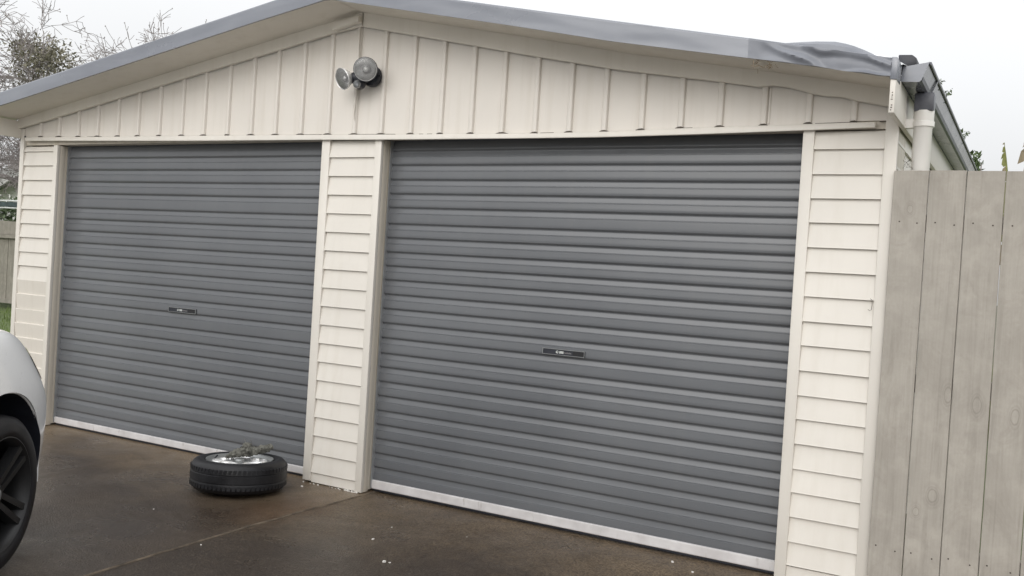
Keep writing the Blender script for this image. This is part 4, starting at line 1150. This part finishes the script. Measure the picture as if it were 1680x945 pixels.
leaf_cloud(fo, rs, 1900, cl_, .066); o = obj('crown', fo, M_olive, TR, fix=False); o['label'] = 'clump of olive evergreen leaves low in the bare crown'

# ------------------------------------------------------------------ behind on the right: banana plant, leafy tree, gutter weeds
def banana_leaf(t, rib, wr, wl, mats, seed):
    r = random.Random(seed); rib = [Vector(p) for p in rib]
    def at(f):
        k = min(len(rib) - 2, int(f * (len(rib) - 1))); return rib[k].lerp(rib[k + 1], f * (len(rib) - 1) - k)
    m = MB(); N = 30
    for k in range(N):
        f0, f1 = k / N, (k + 1) / N; tp = (1 - f0) ** .55
        a, b_ = at(f0), at(f1)
        m.add([a, b_, b_ + Vector((wr * (1 - f1) ** .55, .01, -.012)), a + Vector((wr * tp, .01, -.012))], [(0, 1, 2, 3)], 0)
    k = 0
    while k < N:
        n = r.choice((2, 3, 3, 4)); f0, f1 = k / N, min(1, (k + n) / N); L = wl * r.uniform(.55, 1.15) * (1 - f0) ** .45
        a, b_ = at(f0), at(f1); dr = r.uniform(.3, 1.2)
        c, e = b_ + Vector((-L * .55, r.uniform(-.02, .02), -L * dr * .7)), a + Vector((-L * .55, r.uniform(-.02, .02), -L * dr * .7))
        m.add([a, b_, c, e, (c + e) / 2 + Vector((-L * .35, 0, -L * dr))], [(0, 1, 2, 3), (3, 2, 4)], r.choice((0, 0, 1)))
        k += n if r.random() < .75 else n + 1
    m.tube([at(i / 8) for i in range(9)], [.012 - .0012 * i for i in range(9)], 6, 0)
    obj('leaf', m, mats, t, fix=False)
for cx, cy, lab, ribs in ((3.22, 6.0, 'slender tattered yellow-green banana leaf tip standing just above the fence top', (
                              ([(3.21, 6.0, 1.8), (3.185, 6.0, 2.3), (3.165, 6.0, 2.62), (3.14, 6.0, 2.82), (3.122, 6.0, 2.955)], .022, .085, 0, 5), ([(3.3, 6, 1.8), (3.5, 6.2, 2.3), (3.75, 6.3, 2.4)], .1, .12, 0, 8))),
                          (3.46, 6.4, 'browner drooping banana leaf at the right edge just above the fence', (
                              ([(3.45, 6.4, 1.8), (3.43, 6.4, 2.4), (3.38, 6.4, 2.75), (3.325, 6.4, 2.98), (3.31, 6.4, 3.05)], .05, .17, 1, 7), ([(3.5, 6.4, 1.8), (3.8, 6.6, 2.5), (4.1, 6.7, 2.6)], .1, .12, 0, 9)))):
    t = thing('banana_plant', lab, 'banana plant', (cx, cy, 0))
    b = MB(); b.lathe([(.07, 0), (.06, .9), (.04, 1.85), (.0, 1.9)], 14, Matrix.Translation((cx, cy, 0))); obj('stem', b, M_banana, t, smooth=True)
    for rib, wr, wl, mi, sd in ribs: banana_leaf(t, rib, wr, wl, [M_banana, M_banana_dry] if mi == 0 else [M_banana_dry, M_banana], sd)
TL = thing('leafy_tree', 'green leafy treetop showing past the far end of the gutter', 'tree', (2.62, 9.5, 0))
b = MB(); b.tube([(2.62, 9.5, 0), (2.6, 9.5, 1.5), (2.55, 9.5, 2.9)], [.07, .05, .02], 8); b.tube([(2.6, 9.5, 1.6), (2.75, 9.45, 2.5), (2.75, 9.4, 3.2)], [.03, .02, .008], 6); obj('trunk', b, M_bark, TL)
fo = MB(); leaf_cloud(fo, rs, 380, lambda r: (2.64 + r.gauss(0, .05), 9.5 + r.gauss(0, .08), 3.13 + r.gauss(0, .09)), .05)
leaf_cloud(fo, rs, 60, lambda r: (2.44 + r.gauss(0, .03), 9.4 + r.gauss(0, .05), 3.56 + r.gauss(0, .05)), .05); obj('crown', fo, M_green, TL, fix=False)
def weed(x, y, z, h, label):
    m = MB(); r = random.Random(int(y * 100))
    for i in range(5):
        q = Vector((x + r.uniform(-.02, .03), y + r.uniform(-.02, .02), z + h * r.uniform(.5, 1)))
        m.tube([(x, y, z - .02), (x + r.uniform(-.01, .01), y, z + h * .4), q], .0012, 4); 
        leaf_cloud(m, r, 4, lambda k: q + Vector((k.uniform(-.01, .015), 0, k.uniform(-.008, .008))), .010)
    tag(obj('weed', m, M_green, fix=False), label, 'weed')
weed(3.036, .30, 2.345, .035, 'tiny green weed sprouting from the gutter nearest its front end')
weed(3.038, .62, 2.345, .045, 'small curling weed sprouting from the gutter lip a little further back')
weed(3.038, 1.95, 2.345, .06, 'bushier weed sprouting far along the gutter')
